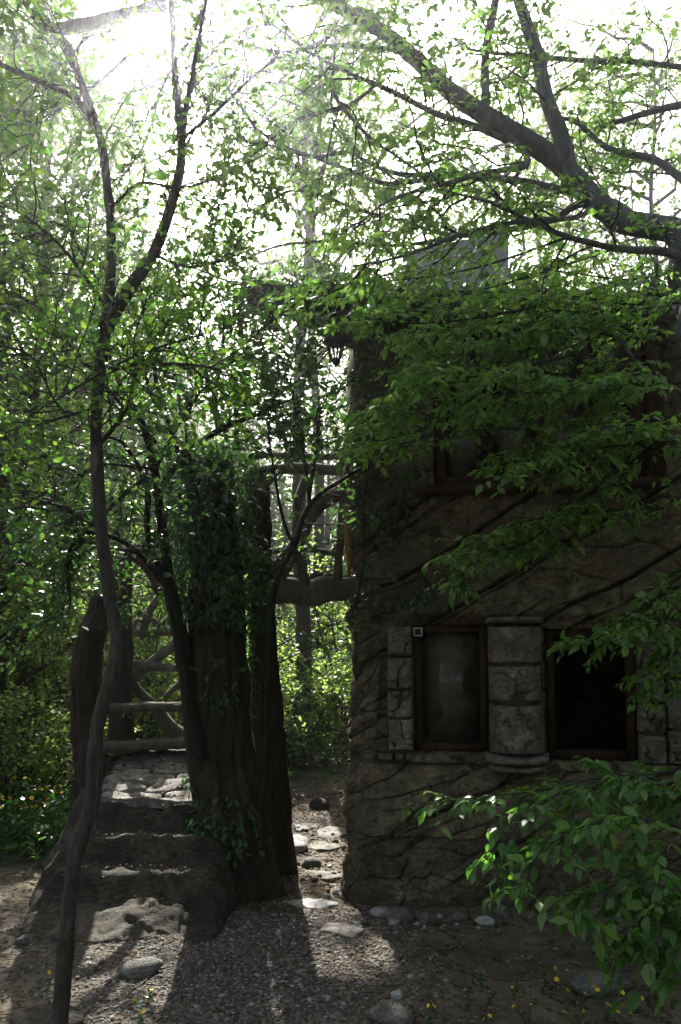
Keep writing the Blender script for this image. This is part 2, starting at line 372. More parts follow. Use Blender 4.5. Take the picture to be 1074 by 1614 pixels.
# ------------------------------------------------------------------ ground
def gz(x, y):
    x = np.asarray(x, float); y = np.asarray(y, float)
    p = np.stack([x, y, x * 0], -1)
    far = sst(7, 16, np.hypot(x, y - 3))
    z = 0.035 * fbm(p * 0.9, 3) + 0.012 * fbm(p * 5 + 3, 3) + far * 0.22 * fbm(p * 0.22 + 9, 3)
    z = z + sst(8.2, 10.5, y) * 0.12
    return z
def grid(xs, ys):
    X, Y = np.meshgrid(xs, ys); n, m = X.shape; i = np.arange(n - 1)[:, None] * m; j = np.arange(m - 1)[None]
    return X, Y, np.stack([i + j, i + j + 1, i + m + j + 1, i + m + j], -1).reshape(-1, 4)
def nonuni(a, b, c0, c1, fine, coarse):
    lo = np.arange(a, c0, coarse); mid = np.arange(c0, c1, fine); hi = np.arange(c1, b + coarse, coarse); return np.concatenate([lo, mid, hi])
xs = np.concatenate([[-120, -60], nonuni(-30, 30, -3.2, 3.2, 0.03, 0.8), [60, 120]])
ys = np.concatenate([[-120, -60], nonuni(-20, 45, 1.8, 9.5, 0.03, 0.8), [70, 150]])
X, Y, F = grid(xs, ys)
b = MB().add(np.stack([X, Y, gz(X, Y)], -1).reshape(-1, 3), F)
tag(b.build('ground', M['ground'], rnd=False), 'bare earth ground with gravel and cracked tan soil', kind='structure')

# ------------------------------------------------------------------ house
A0 = np.array([0.06, 5.42]); B0 = np.array([2.14, 5.02]); UD = (B0 - A0) / np.linalg.norm(B0 - A0); ND = np.array([UD[1], -UD[0]])
if ND[1] > 0: ND = -ND
def fac(px, py):
    """photo pixel -> (u, z) on the facade plane"""
    d = P(px, py, 1.0) - np.array([0, 0, EYE]); dn = d[:2] @ ND; k = (A0 @ ND) / dn
    p = np.array([0, 0, EYE]) + d * k
    return np.array([(p[:2] - A0) @ UD, p[2]])
RC = 0.26                                                          # rounded corner
UMAX, ZTOP = 4.6, 3.95
SIDE = nrm(np.array([0.05, 1.0]))
def plan(u):
    """u>0 along the front, u<0 round the corner and back along the side wall -> xy, normal"""
    u = np.asarray(u, float); xy = np.zeros(u.shape + (2,)); nn = np.zeros_like(xy)
    c = A0 + UD * RC + SIDE * RC
    arc = RC * math.pi / 2
    f = u >= RC
    xy[f] = A0 + UD * u[f][:, None]; nn[f] = ND
    a = (~f) & (u > RC - arc); th = (RC - u[a]) / RC
    dn = ND * np.cos(th)[:, None] - UD * np.sin(th)[:, None]; xy[a] = c + dn * RC; nn[a] = dn
    s = u <= RC - arc; k = RC - arc - u[s]
    xy[s] = c - UD * RC + SIDE * k[:, None]; nn[s] = np.array([-SIDE[1], SIDE[0]])
    return xy, nn
ZC = fac(700, 966)[1]                                              # cornice height
def prof(u, z):
    p = np.stack([u, z, u * 0 + 2.0], -1)
    d = 0.035 * fbm(p * 1.7, 3) + 0.012 * fbm(p * 7, 4)
    d = d + 0.07 * (1 - sst(0.0, 0.35, z)) + 0.03 * np.sin(z * 2.6 + u * 0.8)
    lump = 0.75 + 0.5 * fbm(p * np.array([6, 3, 1.]) + 5, 3)
    d = d + (0.10 * np.exp(-((z - ZC) / 0.06) ** 2) + 0.06 * np.exp(-((z - ZC - 0.10) / 0.05) ** 2)) * lump
    # carved diagonal grooves
    w = z * 0.86 - u * 0.5 + 0.03 * fbm(p * 1.6 + 20, 2)
    for sp, off, am, wd in ((0.37, 0.06, 0.08, 0.010), (0.23, 0.11, 0.045, 0.008)):
        k = np.floor(w / sp + off); fr = (w / sp + off - k - 0.5) * sp
        on = sst(0.0, 0.25, vn(np.stack([k * 3.1 + 0.5, u * 1.2 + k, k * 0 + 4.5], -1)) + 0.15)
        d = d - am * on * np.exp(-(fr / wd) ** 2)
    r = 1 - np.abs(fbm(p * np.array([3.0, 4.5, 1]) + 40, 3)); d = d - 0.028 * sst(0.93, 1.0, r) + 0.014 * fbm(p * np.array([11, 11, 1.]) + 60, 4)
    return d
def FS(u, z, h=0.0):
    """facade surface point, h metres proud of the wall"""
    u = np.asarray(u, float); z = np.asarray(z, float); sh = u.shape
    xy, nn = plan(u.ravel()); d = (prof(u.ravel(), z.ravel()) * (1 if np.isscalar(h) else 1) + np.broadcast_to(h, sh).ravel())
    q = xy + nn * d[:, None]
    return np.concatenate([q, z.ravel()[:, None]], 1).reshape(sh + (3,))
def FP(u, z, h=0.0):
    """the same on the flat plan, without the wall's relief"""
    u = np.asarray(u, float); z = np.asarray(z, float); sh = u.shape
    xy, nn = plan(u.ravel()); q = xy + nn * np.broadcast_to(h, sh).ravel()[:, None]
    return np.concatenate([q, z.ravel()[:, None]], 1).reshape(sh + (3,))
def rect(x0, y0, x1, y1):
    a = fac(x0, y1); c = fac(x1, y0); return a[0], c[0], a[1], c[1]
W1 = rect(653, 984, 768, 1184); W2 = rect(862, 990, 1002, 1198)
WU = rect(684, 478, 1012, 770)
house = empty('stone_cottage', (2.2, 7.0, 0.0), 'carved stone cottage with low windows under overhanging branches', 'house')
us = np.concatenate([np.arange(-4.0, -0.3, 0.12), np.arange(-0.3, 2.4, 0.0085), np.arange(2.4, UMAX + 0.1, 0.08)])
zs = np.concatenate([np.arange(-0.15, 2.9, 0.0085), np.arange(2.9, ZTOP + .03, 0.04)])
for (a, c, z0, z1) in (W1, W2, WU):                                 # snap grid lines to the openings
    for v in (a, c): us[np.argmin(abs(us - v))] = v
    for v in (z0, z1): zs[np.argmin(abs(zs - v))] = v
U, Z, F = grid(us, zs); V = FS(U, Z).reshape(-1, 3)
uc = U.ravel()[F].mean(1); zc = Z.ravel()[F].mean(1); keep = np.ones(len(F), bool)
for (a, c, z0, z1) in (W1, W2, WU): keep &= ~((uc > a) & (uc < c) & (zc > z0) & (zc < z1))
b = MB().add(V, F[keep])
# reveals of the openings, back and far side walls
for (a, c, z0, z1) in (W1, W2, WU):
    eu = us[(us >= a - 1e-6) & (us <= c + 1e-6)]; ez = zs[(zs >= z0 - 1e-6) & (zs <= z1 + 1e-6)]
    for lu, lz in ((eu, eu * 0 + z0), (eu, eu * 0 + z1), (ez * 0 + a, ez), (ez * 0 + c, ez)):
        q = np.vstack([FS(lu, lz), FP(lu, lz, -0.28)]); n = len(lu); i = np.arange(n - 1)
        b.add(q, np.stack([i, i + 1, n + i + 1, n + i], -1))
p0 = FP(np.array([-4.0]), np.array([0.]))[0]; p1 = FP(np.array([UMAX + .05]), np.array([0.]))[0]
bk = p1 + np.array([0.35, 3.6, 0])
for q0, q1 in ((p0, bk), (bk, p1)):
    b.add([[*q0[:2], -0.15], [*q1[:2], -0.15], [*q1[:2], ZTOP], [*q0[:2], ZTOP]], np.array([[0, 1, 2, 3]]))
wall = b.build('wall', M['wall'], house, rnd=False)
tag(wall, 'brown sculpted wall with carved diagonal grooves')

# --- irregular stones: anisotropic Voronoi cells
def clip(poly, n, c):
    out = []
    for i in range(len(poly)):
        a, bb = poly[i], poly[(i + 1) % len(poly)]; da, db = a @ n - c, bb @ n - c
        if da <= 0: out.append(a)
        if da * db < 0: out.append(a + (bb - a) * (da / (da - db)))
    return out
def cells(x0, x1, y0, y1, sx, sy, ang, rng, jit=0.38):
    ca, sa = math.cos(ang), math.sin(ang); R = np.array([[ca, sa], [-sa, ca]]) / np.array([[sx], [sy]]); Ri = np.linalg.inv(R)
    cn = np.array([[x0, y0], [x1, y0], [x1, y1], [x0, y1]]); tc = cn @ R.T; lo, hi = tc.min(0) - 1, tc.max(0) + 1
    gx, gy = np.meshgrid(np.arange(lo[0], hi[0]), np.arange(lo[1], hi[1])); gx = gx + 0.5 * (np.arange(gx.shape[0])[:, None] % 2)
    sd_ = np.stack([gx, gy], -1).reshape(-1, 2) + rng.uniform(-jit, jit, (gx.size, 2)); out = []
    for s in sd_:
        poly = list(tc); nb = sd_[np.argsort(((sd_ - s) ** 2).sum(1))[1:16]]
        for q in nb:
            n = q - s; poly = clip(poly, n, ((q @ q) - (s @ s)) / 2)
            if len(poly) < 3: break
        if len(poly) >= 3: out.append(np.array(poly) @ Ri.T)
    return out
def area(p): return 0.5 * abs(np.dot(p[:, 0], np.roll(p[:, 1], 1)) - np.dot(p[:, 1], np.roll(p[:, 0], 1)))
def slab(poly, mapf, thick, gap, rng, nb=30, nz=0.5, freq=9.0):
    """rounded, uneven stone on a 2-D outline; mapf(a,b,h)->xyz"""
    p = poly
    for _ in range(2): p = np.concatenate([np.stack([0.8 * p + 0.2 * np.roll(p, -1, 0), 0.2 * p + 0.8 * np.roll(p, -1, 0)], 1).reshape(-1, 2)])
    d = np.linalg.norm(np.roll(p, -1, 0) - p, axis=1); s = np.concatenate([[0], np.cumsum(d)]); tt = np.linspace(0, s[-1], nb, endpoint=False)
    pc = np.vstack([p, p[:1]]); p = np.stack([np.interp(tt, s, pc[:, 0]), np.interp(tt, s, pc[:, 1])], 1)
    c = p.mean(0); rad = np.linalg.norm(p - c, axis=1, keepdims=True); sc = np.maximum(0.4, 1 - gap / rad)
    ox, oy = rng.random(2) * 50; tl = rng.normal(0, 0.25, 2)
    V = []; K = [(1.0, -0.03), (1.0, 0.3), (0.97, 0.72), (0.88, 0.95), (0.66, 1.0), (0.4, 1.03), (0.18, 1.0)]
    for k, h in K:
        q = c + (p - c) * sc * k; jt = 1 + 0.05 * vn(np.stack([q[:, 0] * 30 + ox, q[:, 1] * 30 + oy, q[:, 0] * 0], -1))[:, None] if k == 1.0 else 1.0
        q = c + (q - c) * jt
        nzv = fbm(np.stack([q[:, 0] * freq + ox, q[:, 1] * freq + oy, q[:, 0] * 0], -1), 3)
        hh = thick * (h + (nz * nzv + (q - c) @ tl / rad.mean()) * (1.0 if h > 0.2 else 0)) if h > 0 else np.full(nb, h)
        V.append(mapf(q[:, 0], q[:, 1], hh))
    nzv = fbm(np.array([[c[0] * freq + ox, c[1] * freq + oy, 0]]), 3); V.append(mapf(c[:1], c[1:], thick * (1.0 + nz * nzv)))
    V = np.vstack(V); j = np.arange(nb); j2 = (j + 1) % nb; F = []
    for r in range(len(K) - 1): F.append(np.stack([r * nb + j, r * nb + j2, (r + 1) * nb + j2, (r + 1) * nb + j], -1))
    e = (len(K) - 1) * nb; T = np.stack([e + j, e + j2, j * 0 + len(K) * nb], -1)
    return V, [np.concatenate(F), T]
rng = np.random.default_rng(11)
PL = rect(610, 988, 652, 1184)                                     # the block pilaster beside the first window
def wall_stones(x0, x1, y0, y1, sx, sy, ang, th, drop=0.0, gap=0.008):
    for poly in cells(x0, x1, y0, y1, sx, sy, ang, rng):
        if area(poly) < 0.0022 or rng.random() < drop: continue
        V, Fs = slab(poly, lambda a, c, h: FS(a, c, h), th, gap, rng)
        MB().add(V, Fs).build('stone', M['stone_wall'], wall, rnd=False)
zs_ = W1[2]
wall_stones(0.02, PL[0] - 0.012, zs_ - 0.02, ZC - 0.06, 0.36, 0.11, 0.55, 0.024, 0.1)
wall_stones(-0.1, 2.3, 0.40, zs_ - 0.075, 0.75, 0.17, 0.47, 0.022, 0.15)
# --- dressed blocks and columns
def patch(u0, u1, z0, z1, hf, n=16, m=14, seed=0.0, carve=0.034):
    a = np.linspace(0, 1, n + 2); c = np.linspace(0, 1, m + 2); A_, C_, F = grid(a, c)
    ed = np.minimum(np.minimum(A_, 1 - A_) * (u1 - u0), np.minimum(C_, 1 - C_) * (z1 - z0)); rim = sst(0, 0.022, ed)
    uu = u0 + A_ * (u1 - u0); zz = z0 + C_ * (z1 - z0)
    q = np.stack([uu * 9 + seed, zz * 9, uu * 0 + seed], -1)
    h = hf(A_, C_) * (0.9 + 0.1 * rim) + 0.016 * fbm(q, 4) * rim - carve * sst(0.88, 1.0, 1 - np.abs(fbm(q * 0.7 + 9, 3))) * rim
    h = np.where(ed <= 1e-9, -0.06, h)
    return FP(uu, zz, h).reshape(-1, 3), F
def block(parent, name, u0, u1, z0, z1, hf, seed, mat='block', n=26, m=22):
    V, F = patch(u0, u1, z0, z1, hf, n, m, seed); return MB().add(V, F).build(name, M[mat], parent, rnd=False)
def pillar(name, label, x0, x1, zpx, xm, hf, gap=0.0035):
    u0 = fac(x0, 1090)[0]; u1 = fac(x1, 1090)[0]; zz = [fac(xm, y)[1] for y in zpx]
    bk = MB(); V, F = patch(u0 + 0.01, u1 - 0.01, zz[-1], zz[0], lambda a, c: hf(a, c) - 0.022, 10, 24, 3.3); bk.add(V, F)
    core = bk.build(name, M['mound'], house, rnd=False); tag(core, label)
    for i in range(len(zz) - 1):
        block(core, 'block', u0 + rng.normal(0, .003), u1 + rng.normal(0, .003), zz[i + 1] + gap, zz[i] - gap, hf, rng.random() * 40)
    return core, u0, u1, zz
bar = lambda R: (lambda a, c: R * np.sqrt(np.clip(1 - (2 * a - 1) ** 2, 0, 1)) + 0.012 * np.sin(np.pi * c))
flatb = lambda D: (lambda a, c: D + 0.02 * np.sqrt(np.clip(1 - (2 * a - 1) ** 2, 0, 1)) + 0.008 * np.sin(np.pi * c))
pillar('pilaster', 'narrow pilaster of four grey carved blocks', 612, 651, (986, 1035, 1087, 1131, 1183), 630, flatb(0.05))
c1, cu0, cu1, cz = pillar('column', 'round column of grey carved drums on a moulded base', 770, 856, (986, 1047, 1106, 1187), 812, bar(0.23))
pillar('pilaster', 'shaded pilaster of carved blocks beside the open window', 1004, 1046, (1000, 1052, 1108, 1156, 1204), 1024, flatb(0.05))
pillar('pilaster', 'outer stack of rough blocks by the frame edge', 1049, 1110, (1010, 1070, 1090, 1150, 1206), 1074, flatb(0.035))
d = fac(812, 1187)[1] - fac(812, 1200)[1]
block(c1, 'base_ring', cu0 - 0.035, cu1 + 0.035, cz[-1] - d, cz[-1] + 0.004, bar(0.29), 5.5, 'block', 22, 6)
block(c1, 'base_ring', cu0 - 0.015, cu1 + 0.02, cz[-1] - d * 1.9, cz[-1] - d - 0.006, bar(0.27), 8.5, 'block', 22, 6)
block(c1, 'capital_ring', cu0 - 0.02, cu1 + 0.02, cz[0] + 0.008, cz[0] + 0.055, bar(0.25), 2.5, 'block', 22, 6)
zz = fac(630, 1184)[1]; u0 = fac(590, 1190)[0]
for k in range(4): block(wall, 'stone', u0 + k * 0.072, u0 + k * 0.072 + 0.066, zz - 0.052, zz - 0.008, flatb(0.075), k * 3.1, 'stone_wall', 6, 6)
# sill course under the windows, lintel stones over them
uu = W1[0] - 0.05; k = 0
while uu < 2.3:
    w = 0.22 + 0.2 * rng.random(); zb = zs_ - 0.012 - 0.03 * (uu > W1[1] + 0.03)
    if not (cu0 - 0.12 < uu < cu1): block(wall, 'stone', uu, uu + w - 0.008, zb - 0.06, zb, flatb(0.05), 60 + k, 'stone_wall', 12, 6)
    uu += w; k += 1

# --- windows
def bar_box(b, u0, u1, z0, z1, h0, h1):
    q = [FP(np.array([a]), np.array([c]), h)[0] for h in (h0, h1) for (a, c) in ((u0, z0), (u1, z0), (u1, z1), (u0, z1))]
    return b.add(q, np.array([[0, 3, 2, 1], [4, 5, 6, 7], [0, 1, 5, 4], [1, 2, 6, 5], [2, 3, 7, 6], [3, 0, 4, 7]]))
def window(label, r, fw, mull=(), trans=(), panes=True, h0=-0.13, h1=-0.03):
    a, c, z0, z1 = r; g = 0.004
    w = bar_box(MB(), a + g, a + fw, z0 + g, z1 - g, h0, h1); w = bar_box(w, c - fw, c - g, z0 + g, z1 - g, h0, h1)
    w = bar_box(w, a + fw, c - fw, z0 + g, z0 + fw, h0 + .003, h1 - .004); w = bar_box(w, a + fw, c - fw, z1 - fw, z1 - g, h0 + .003, h1 - .004)
    wo_ = w.build('window', M['wood'], house, smooth=False, rnd=False); tag(wo_, label)
    xs_ = [a + fw, *mull, c - fw]; zs2 = [z0 + fw, *trans, z1 - fw]; hw = 0.022
    for m_ in mull: bar_box(MB(), m_ - hw, m_ + hw, z0 + fw, z1 - fw, h0 + .01, h1 - .008).build('mullion', M['wood'], wo_, smooth=False, rnd=False)
    for i in range(len(xs_) - 1):
        l = xs_[i] + (hw if i else 0); rr = xs_[i + 1] - (hw if i < len(xs_) - 2 else 0)
        for t_ in trans: bar_box(MB(), l, rr, t_ - hw, t_ + hw, h0 + .01, h1 - .012).build('transom', M['wood'], wo_, smooth=False, rnd=False)
        for j in range(len(zs2) - 1):
            if panes: bar_box(MB(), l, rr, zs2[j] + (hw if j else 0), zs2[j + 1] - (hw if j < len(zs2) - 2 else 0), h0 + .03, h0 + .036).build('pane', M['glass'], wo_, smooth=False, rnd=False)
        if not panes: break
    return wo_
w1 = window('wood framed window with dusty glass', W1, 0.052)
bar_box(MB(), W1[0] + .20, W1[1] - .07, W1[2] + .36, W1[3] - .08, -0.36, -0.345).build('board', M['curtain'], w1, smooth=False, rnd=False)
window('unglazed wood framed window opening', W2, 0.06, panes=False)
fx = lambda x: fac(x, 640)[0]
wu = window('wide dark wooden upper window', WU, 0.075, (fx(772), fx(848), fx(925)), (fac(800, 628)[1],), h0=-0.12, h1=0.0)
sb = bar_box(MB(), WU[0] - 0.06, WU[1] + 0.05, WU[2] - 0.06, WU[2] - 0.003, -0.1, 0.13); sb.build('sill', M['wood'], wu, smooth=False, rnd=False)
bar_box(MB(), WU[1] + .003, WU[1] + 0.10, WU[2] - 0.002, WU[3] + 0.1, -0.1, 0.07).build('post', M['wood'], wu, smooth=False, rnd=False)
# --- roof with deep eaves
def roof_z(x, y, x0, x1, y0, y1):
    e = np.minimum(np.minimum(x - x0, x1 - x) * 0.9, np.minimum(y - y0, y1 - y))
    return e * 0.22
rx0, rx1, ry0, ry1 = -0.6, 5.6, 5.0, 9.9; ZE = P(420, 494, 5.1)[2]
X, Y, F = grid(np.linspace(rx0, rx1, 70), np.linspace(ry0, ry1, 60))
X = X + np.clip((Y - ry0) * 0.78, 0, 0.85) * (rx1 - X) / (rx1 - rx0)
pp = np.stack([X, Y, X * 0], -1); wobx = 0.06 * fbm(pp * 1.5, 2); woby = 0.08 * fbm(pp * 1.3 + 9, 2)
Zt = ZE + 0.14 + roof_z(X, Y, rx0, rx1, ry0, ry1) + 0.03 * fbm(pp * 2.2, 3) + 0.018 * (np.abs((Zq := (Y - ry0) * 5) - np.round(Zq)))
Zb = ZE + 0.03 * fbm(pp * 3 + 3, 2) + roof_z(X, Y, rx0, rx1, ry0, ry1) * 0.55
top = np.stack([X + wobx, Y + woby, Zt], -1).reshape(-1, 3); bot = np.stack([X + wobx, Y + woby, Zb], -1).reshape(-1, 3)
m_ = 70; n_ = 60; bd = np.concatenate([np.arange(m_), np.arange(1, n_) * m_ + m_ - 1, (n_ - 1) * m_ + np.arange(m_ - 2, -1, -1), np.arange(n_ - 2, 0, -1) * m_])
b = MB().add(np.vstack([top, bot]), [np.concatenate([F, F[:, ::-1] + m_ * n_, np.stack([bd, bd + m_ * n_, np.roll(bd, -1) + m_ * n_, np.roll(bd, -1)], -1)])])
roof = b.build('roof', M['roof'], house, rnd=False); tag(roof, 'dark overgrown roof with deep eaves')
for k in range(12):
    x = rx0 + 0.12 + k * 0.42; q = np.array([[x, ry0 + 0.08, ZE - 0.02, 0.035], [x + 0.01, ry0 + 0.3, ZE + 0.03, 0.04], [x, 5.7, ZE + 0.16, 0.04]])
    V, Fs = tube(q, 8, 0.1, 0.1, 8, seed=k); MB().add(V, Fs).build('rafter', M['bark_dark'], roof, rnd=False)
cq = [P(640, 425, 6.6), P(790, 388, 6.6)]
cb = MB(); x0, x1, z1 = cq[0][0], cq[1][0], cq[1][2]
A_, C_, F = grid(np.linspace(0, 1, 20), np.linspace(0, 1, 14))
prm = np.array([[x0, 6.5], [x1, 6.35], [x1 + .05, 7.2], [x0 + .05, 7.3]])
for i in range(4):
    a, c = prm[i], prm[(i + 1) % 4]; xy = a + (c - a) * A_[..., None]; zz_ = ZE + 0.2 + (z1 - 0.1 * (1 - A_ if i == 0 else (A_ if i == 2 else (0 if i == 1 else 1))) - ZE - 0.2) * C_
    cb.add(np.concatenate([xy + 0.012 * fbm(np.stack([xy[..., 0] * 5, xy[..., 1] * 5, zz_ * 5], -1), 2)[..., None], zz_[..., None]], -1).reshape(-1, 3), F)
cb.add([[*prm[0], z1 - .1], [*prm[1], z1], [*prm[2], z1], [*prm[3], z1 - .1]], np.array([[0, 1, 2, 3]]))
tag(cb.build('chimney', M['plaster'], roof, rnd=False), 'grey plastered chimney block')

# ------------------------------------------------------------------ lantern, timber, plate
lc = P(529, 556, 5.0); root = empty('wall_lantern', lc, 'black iron lantern with pale glass hanging at the cottage corner', 'lantern')
def ring(z, r, n=6): th = np.arange(n) * 2 * math.pi / n + 0.3; return np.stack([np.cos(th) * r, np.sin(th) * r, np.full(n, z)], -1) + lc
zt, zb_, rt, rb = 0.065, -0.05, 0.058, 0.026
T_, Bm = ring(zt, rt), ring(zb_, rb)
ir = MB()
for i in range(6):
    V, Fs = tube(np.c_[np.array([Bm[i], (Bm[i] + T_[i]) / 2 + (T_[i] - lc) * [.06, .06, 0], T_[i]]), [.006] * 3], 6, .05, 0); ir.add(V, Fs)
    for Rg in (T_, Bm):
        V, Fs = tube(np.c_[np.array([Rg[i], Rg[(i + 1) % 6]]), [.006] * 2], 6, .05, 0); ir.add(V, Fs)
ir.build('frame', M['iron'], root, rnd=False)
for i in range(6):
    i2 = (i + 1) % 6; q = np.array([Bm[i], Bm[i2], T_[i2], T_[i]]); q = lc + (q - lc) * [.95, .95, 1]
    MB().add(q, np.array([[0, 1, 2, 3]])).build('pane', M['lantern_glass'], root, smooth=False, rnd=False)
V, Fs = tube(np.array([[*lc, 0]] * 5) + np.array([[0, 0, zt, .08], [0, 0, zt + .02, .075], [0, 0, zt + .05, .045], [0, 0, zt + .075, .02], [0, 0, zt + .1, .012]]), 12, .02, 0); MB().add(V, Fs).build('cap', M['iron'], root, rnd=False)
V, Fs = tube(np.array([[*lc, 0]] * 4) + np.array([[0, 0, zb_, .03], [0, 0, zb_ - .02, .02], [0, 0, zb_ - .035, .008], [0, 0, zb_ - .05, .003]]), 10, .01, 0); MB().add(V, Fs).build('finial', M['iron'], root, rnd=False)
V, Fs = tube(np.array([[*lc, 0]] * 5) + np.array([[0, 0, .16, .008], [0.01, 0.03, .26, .008], [0.08, 0.15, .3, .009], [0.14, .4, .24, .009], [.2, .62, .2, .01]]), 8, .03, 0); MB().add(V, Fs).build('bracket', M['iron'], root, rnd=False)
q = FP(np.array([fac(659, 996)[0]]), np.array([fac(659, 996)[1]]), 0.0)[0]
root = empty('socket_plate', q, 'small square white rimmed box on the window frame top', 'wall box')
a, z = fac(659, 996); s = 0.028
r_ = MB()
for (x0, x1, z0, z1) in ((-s, s, s - .007, s), (-s, s, -s, -s + .007), (-s, -s + .007, -s + .007, s - .007), (s - .007, s, -s + .007, s - .007)): bar_box(r_, a + x0, a + x1, z + z0, z + z1, -0.028, 0.012)
r_.build('rim', M['white'], root, smooth=False, rnd=False); bar_box(MB(), a - s + .008, a + s - .008, z - s + .008, z + s - .008, -0.028, 0.004).build('box', M['black'], root, smooth=False, rnd=False)
q = PX([(543, 795, 5.95), (549, 850, 5.9), (551, 910, 5.9)]); b = MB()
V, Fs = tube(np.c_[q, [.012, .03, .016]], 7, .03, .4, 14, seed=4); b.add(V, Fs); V, Fs = tube(np.c_[q + [.03, .02, .02], [.008, .018, .01]], 6, .03, .4, 14, seed=9); b.add(V, Fs)
tag(b.build('split_timber', M['split'], rnd=False), 'split orange timber hanging between footbridge and cottage wall', 'timber')

# ------------------------------------------------------------------ stone stair mound
def mz(x, y):
    p = np.stack([x, y, x * 0], -1); yw = y + 0.035 * fbm(p * 2.0, 2)
    st = 0.11 * sst(4.45, 5.0, yw) + 0.15 * sst(5.0, 5.05, yw) + 0.15 * sst(5.25, 5.29, yw) + 0.16 * sst(5.48, 5.53, yw)
    st = st + np.clip((yw - 5.6) * 0.25, 0, 0.2)
    l = sst(-2.02, -1.72, x + 0.10 * (y - 5.2) + 0.05 * fbm(p * 3, 2)); r = 1 - sst(-0.82, -0.62, x + 0.03 * fbm(p * 3 + 5, 2))
    e = l * r; return st * e - 0.12 * (1 - sst(0.02, 0.3, e * sst(4.35, 4.8, yw)))
X, Y, F = grid(np.arange(-2.35, -0.4, 0.016), np.arange(4.3, 7.5, 0.016))
p = np.stack([X, Y, X * 0], -1); Zm = mz(X, Y)
px_, py_ = X + 0.0, Y + 0.0
Z2 = Zm + gz(X, Y) + 0.03 * fbm(np.stack([X * 3, Y * 4, Zm * 4], -1), 4) + 0.012 * fbm(np.stack([X * 16, Y * 16, Zm * 9], -1), 3)
w = Zm * 1.2 + X * 0.35 + Y * 0.3 + 0.06 * fbm(p * 2 + 30, 2)
for sp in (0.21, 0.13): fr = (w / sp - np.round(w / sp)) * sp; Z2 = Z2 - 0.02 * np.exp(-(fr / 0.01) ** 2) * sst(-.1, .3, fbm(p * 2 + sp * 90, 2))
Yb = Y + 0.035 * fbm(np.stack([X * 3, Z2 * 6, Z2 * 0 + 3], -1), 3)
mnd = empty('stone_stair', (-1.35, 5.6, 0), 'dark carved stone steps with sunlit flagstone ramp', 'stone stair')
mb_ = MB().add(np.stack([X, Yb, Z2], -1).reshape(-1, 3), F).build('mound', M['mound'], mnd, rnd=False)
rng = np.random.default_rng(21)
def mapm(a, c, h): return np.stack([a, c, mz(a, c) + gz(a, c) + 0.012 + h], -1)
for poly in cells(-1.74, -0.86, 5.54, 6.6, 0.34, 0.17, 0.12, rng, 0.42):
    if area(poly) < 0.003: continue
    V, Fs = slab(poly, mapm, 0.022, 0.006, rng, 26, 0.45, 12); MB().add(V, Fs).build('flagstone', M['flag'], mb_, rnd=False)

# ------------------------------------------------------------------ wooden stair with bark posts
def rpx(px, Y): return px / FPX * Y
def limb(pts, wpx, sides=12, **kw):
    """pts (px,py,Y), widths in photo pixels"""
    q = PX(pts); r = [w / 2 / FPX * p_[2] for w, p_ in zip(wpx, pts)]
    return tube(np.c_[q, r], sides, **kw)
stair = empty('rustic_stair', (-1.45, 6.5, 0.85), 'rustic wooden plank stair between bark posts above the flagstones', 'stair')
def plank(name, xa, xb, py, Ya, Yb, th, par, mat, seed, tilt=0.0):
    """board whose front edge runs at photo row py"""
    a, c = P(xa, py + tilt, Ya), P(xb, py - tilt, Ya); A_, C_, F = grid(np.linspace(0, 1, 26), np.linspace(0, 1, 8)); dy = Yb - Ya
    X = a[0] + (c[0] - a[0]) * A_; Y = Ya + dy * C_ + 0.02 * fbm(np.stack([X * 5, C_ * 2, C_ * 0 + seed], -1), 2); Zt = a[2] + (c[2] - a[2]) * A_ + 0.008 * fbm(np.stack([X * 8, Y * 8, X * 0 + seed], -1), 2)
    n = X.size; m_, k_ = 26, 8; bd = np.concatenate([np.arange(m_), np.arange(1, k_) * m_ + m_ - 1, (k_ - 1) * m_ + np.arange(m_ - 2, -1, -1), np.arange(k_ - 2, 0, -1) * m_])
    V = np.vstack([np.stack([X, Y, Zt], -1).reshape(-1, 3), np.stack([X, Y + .006, Zt - th], -1).reshape(-1, 3)])
    return MB().add(V, np.concatenate([F, F[:, ::-1] + n, np.stack([bd, bd + n, np.roll(bd, -1) + n, np.roll(bd, -1)], -1)])).build(name, M[mat], par, smooth=False, rnd=False)
plank('tread', 152, 308, 1170, 6.3, 6.62, 0.065, stair, 'tread', 1.0, 5)
plank('tread', 170, 306, 1110, 6.6, 6.95, 0.06, stair, 'tread', 5.0, 1)
def spart(name, pts, w, mat, par, sides=10, **kw):
    V, Fs = limb(pts, w, sides, **kw); return MB().add(V, Fs).build(name, M[mat], par, rnd=False)
spart('log_rung', [(195, 1046, 7.05), (240, 1050, 7.05), (285, 1054, 7.05)], (13, 14, 13), 'log', stair, 10, lump=.08)
spart('post', [(138, 1290, 6.0), (140, 1200, 6.0), (134, 1110, 6.0), (138, 1040, 6.0), (152, 975, 6.05), (178, 905, 6.2), (196, 872, 6.4), (222, 868, 6.6), (246, 896, 6.8)], (50, 44, 44, 48, 36, 27, 22, 18, 12), 'bark_pillar', stair, 44, step=.02, lump=.18, lf=9, flute=.16, nfl=13)
spart('post', [(192, 1185, 7.0), (190, 1100, 7.0), (192, 1000, 7.0), (190, 920, 7.0), (196, 884, 7.0), (214, 876, 7.0), (236, 898, 7.0), (256, 945, 7.0)], (42, 36, 35, 36, 30, 22, 17, 12), 'bark_pillar', stair, 20, step=.04, lump=.12, flute=.1, seed=3)
spart('brace', [(196, 1080, 7.15), (235, 1048, 7.15), (276, 1016, 7.15)], (20, 17, 16), 'log', stair, seed=5)
spart('brace', [(200, 1060, 7.2), (215, 1085, 7.2), (238, 1108, 7.2)], (14, 15, 16), 'log', stair, seed=6)
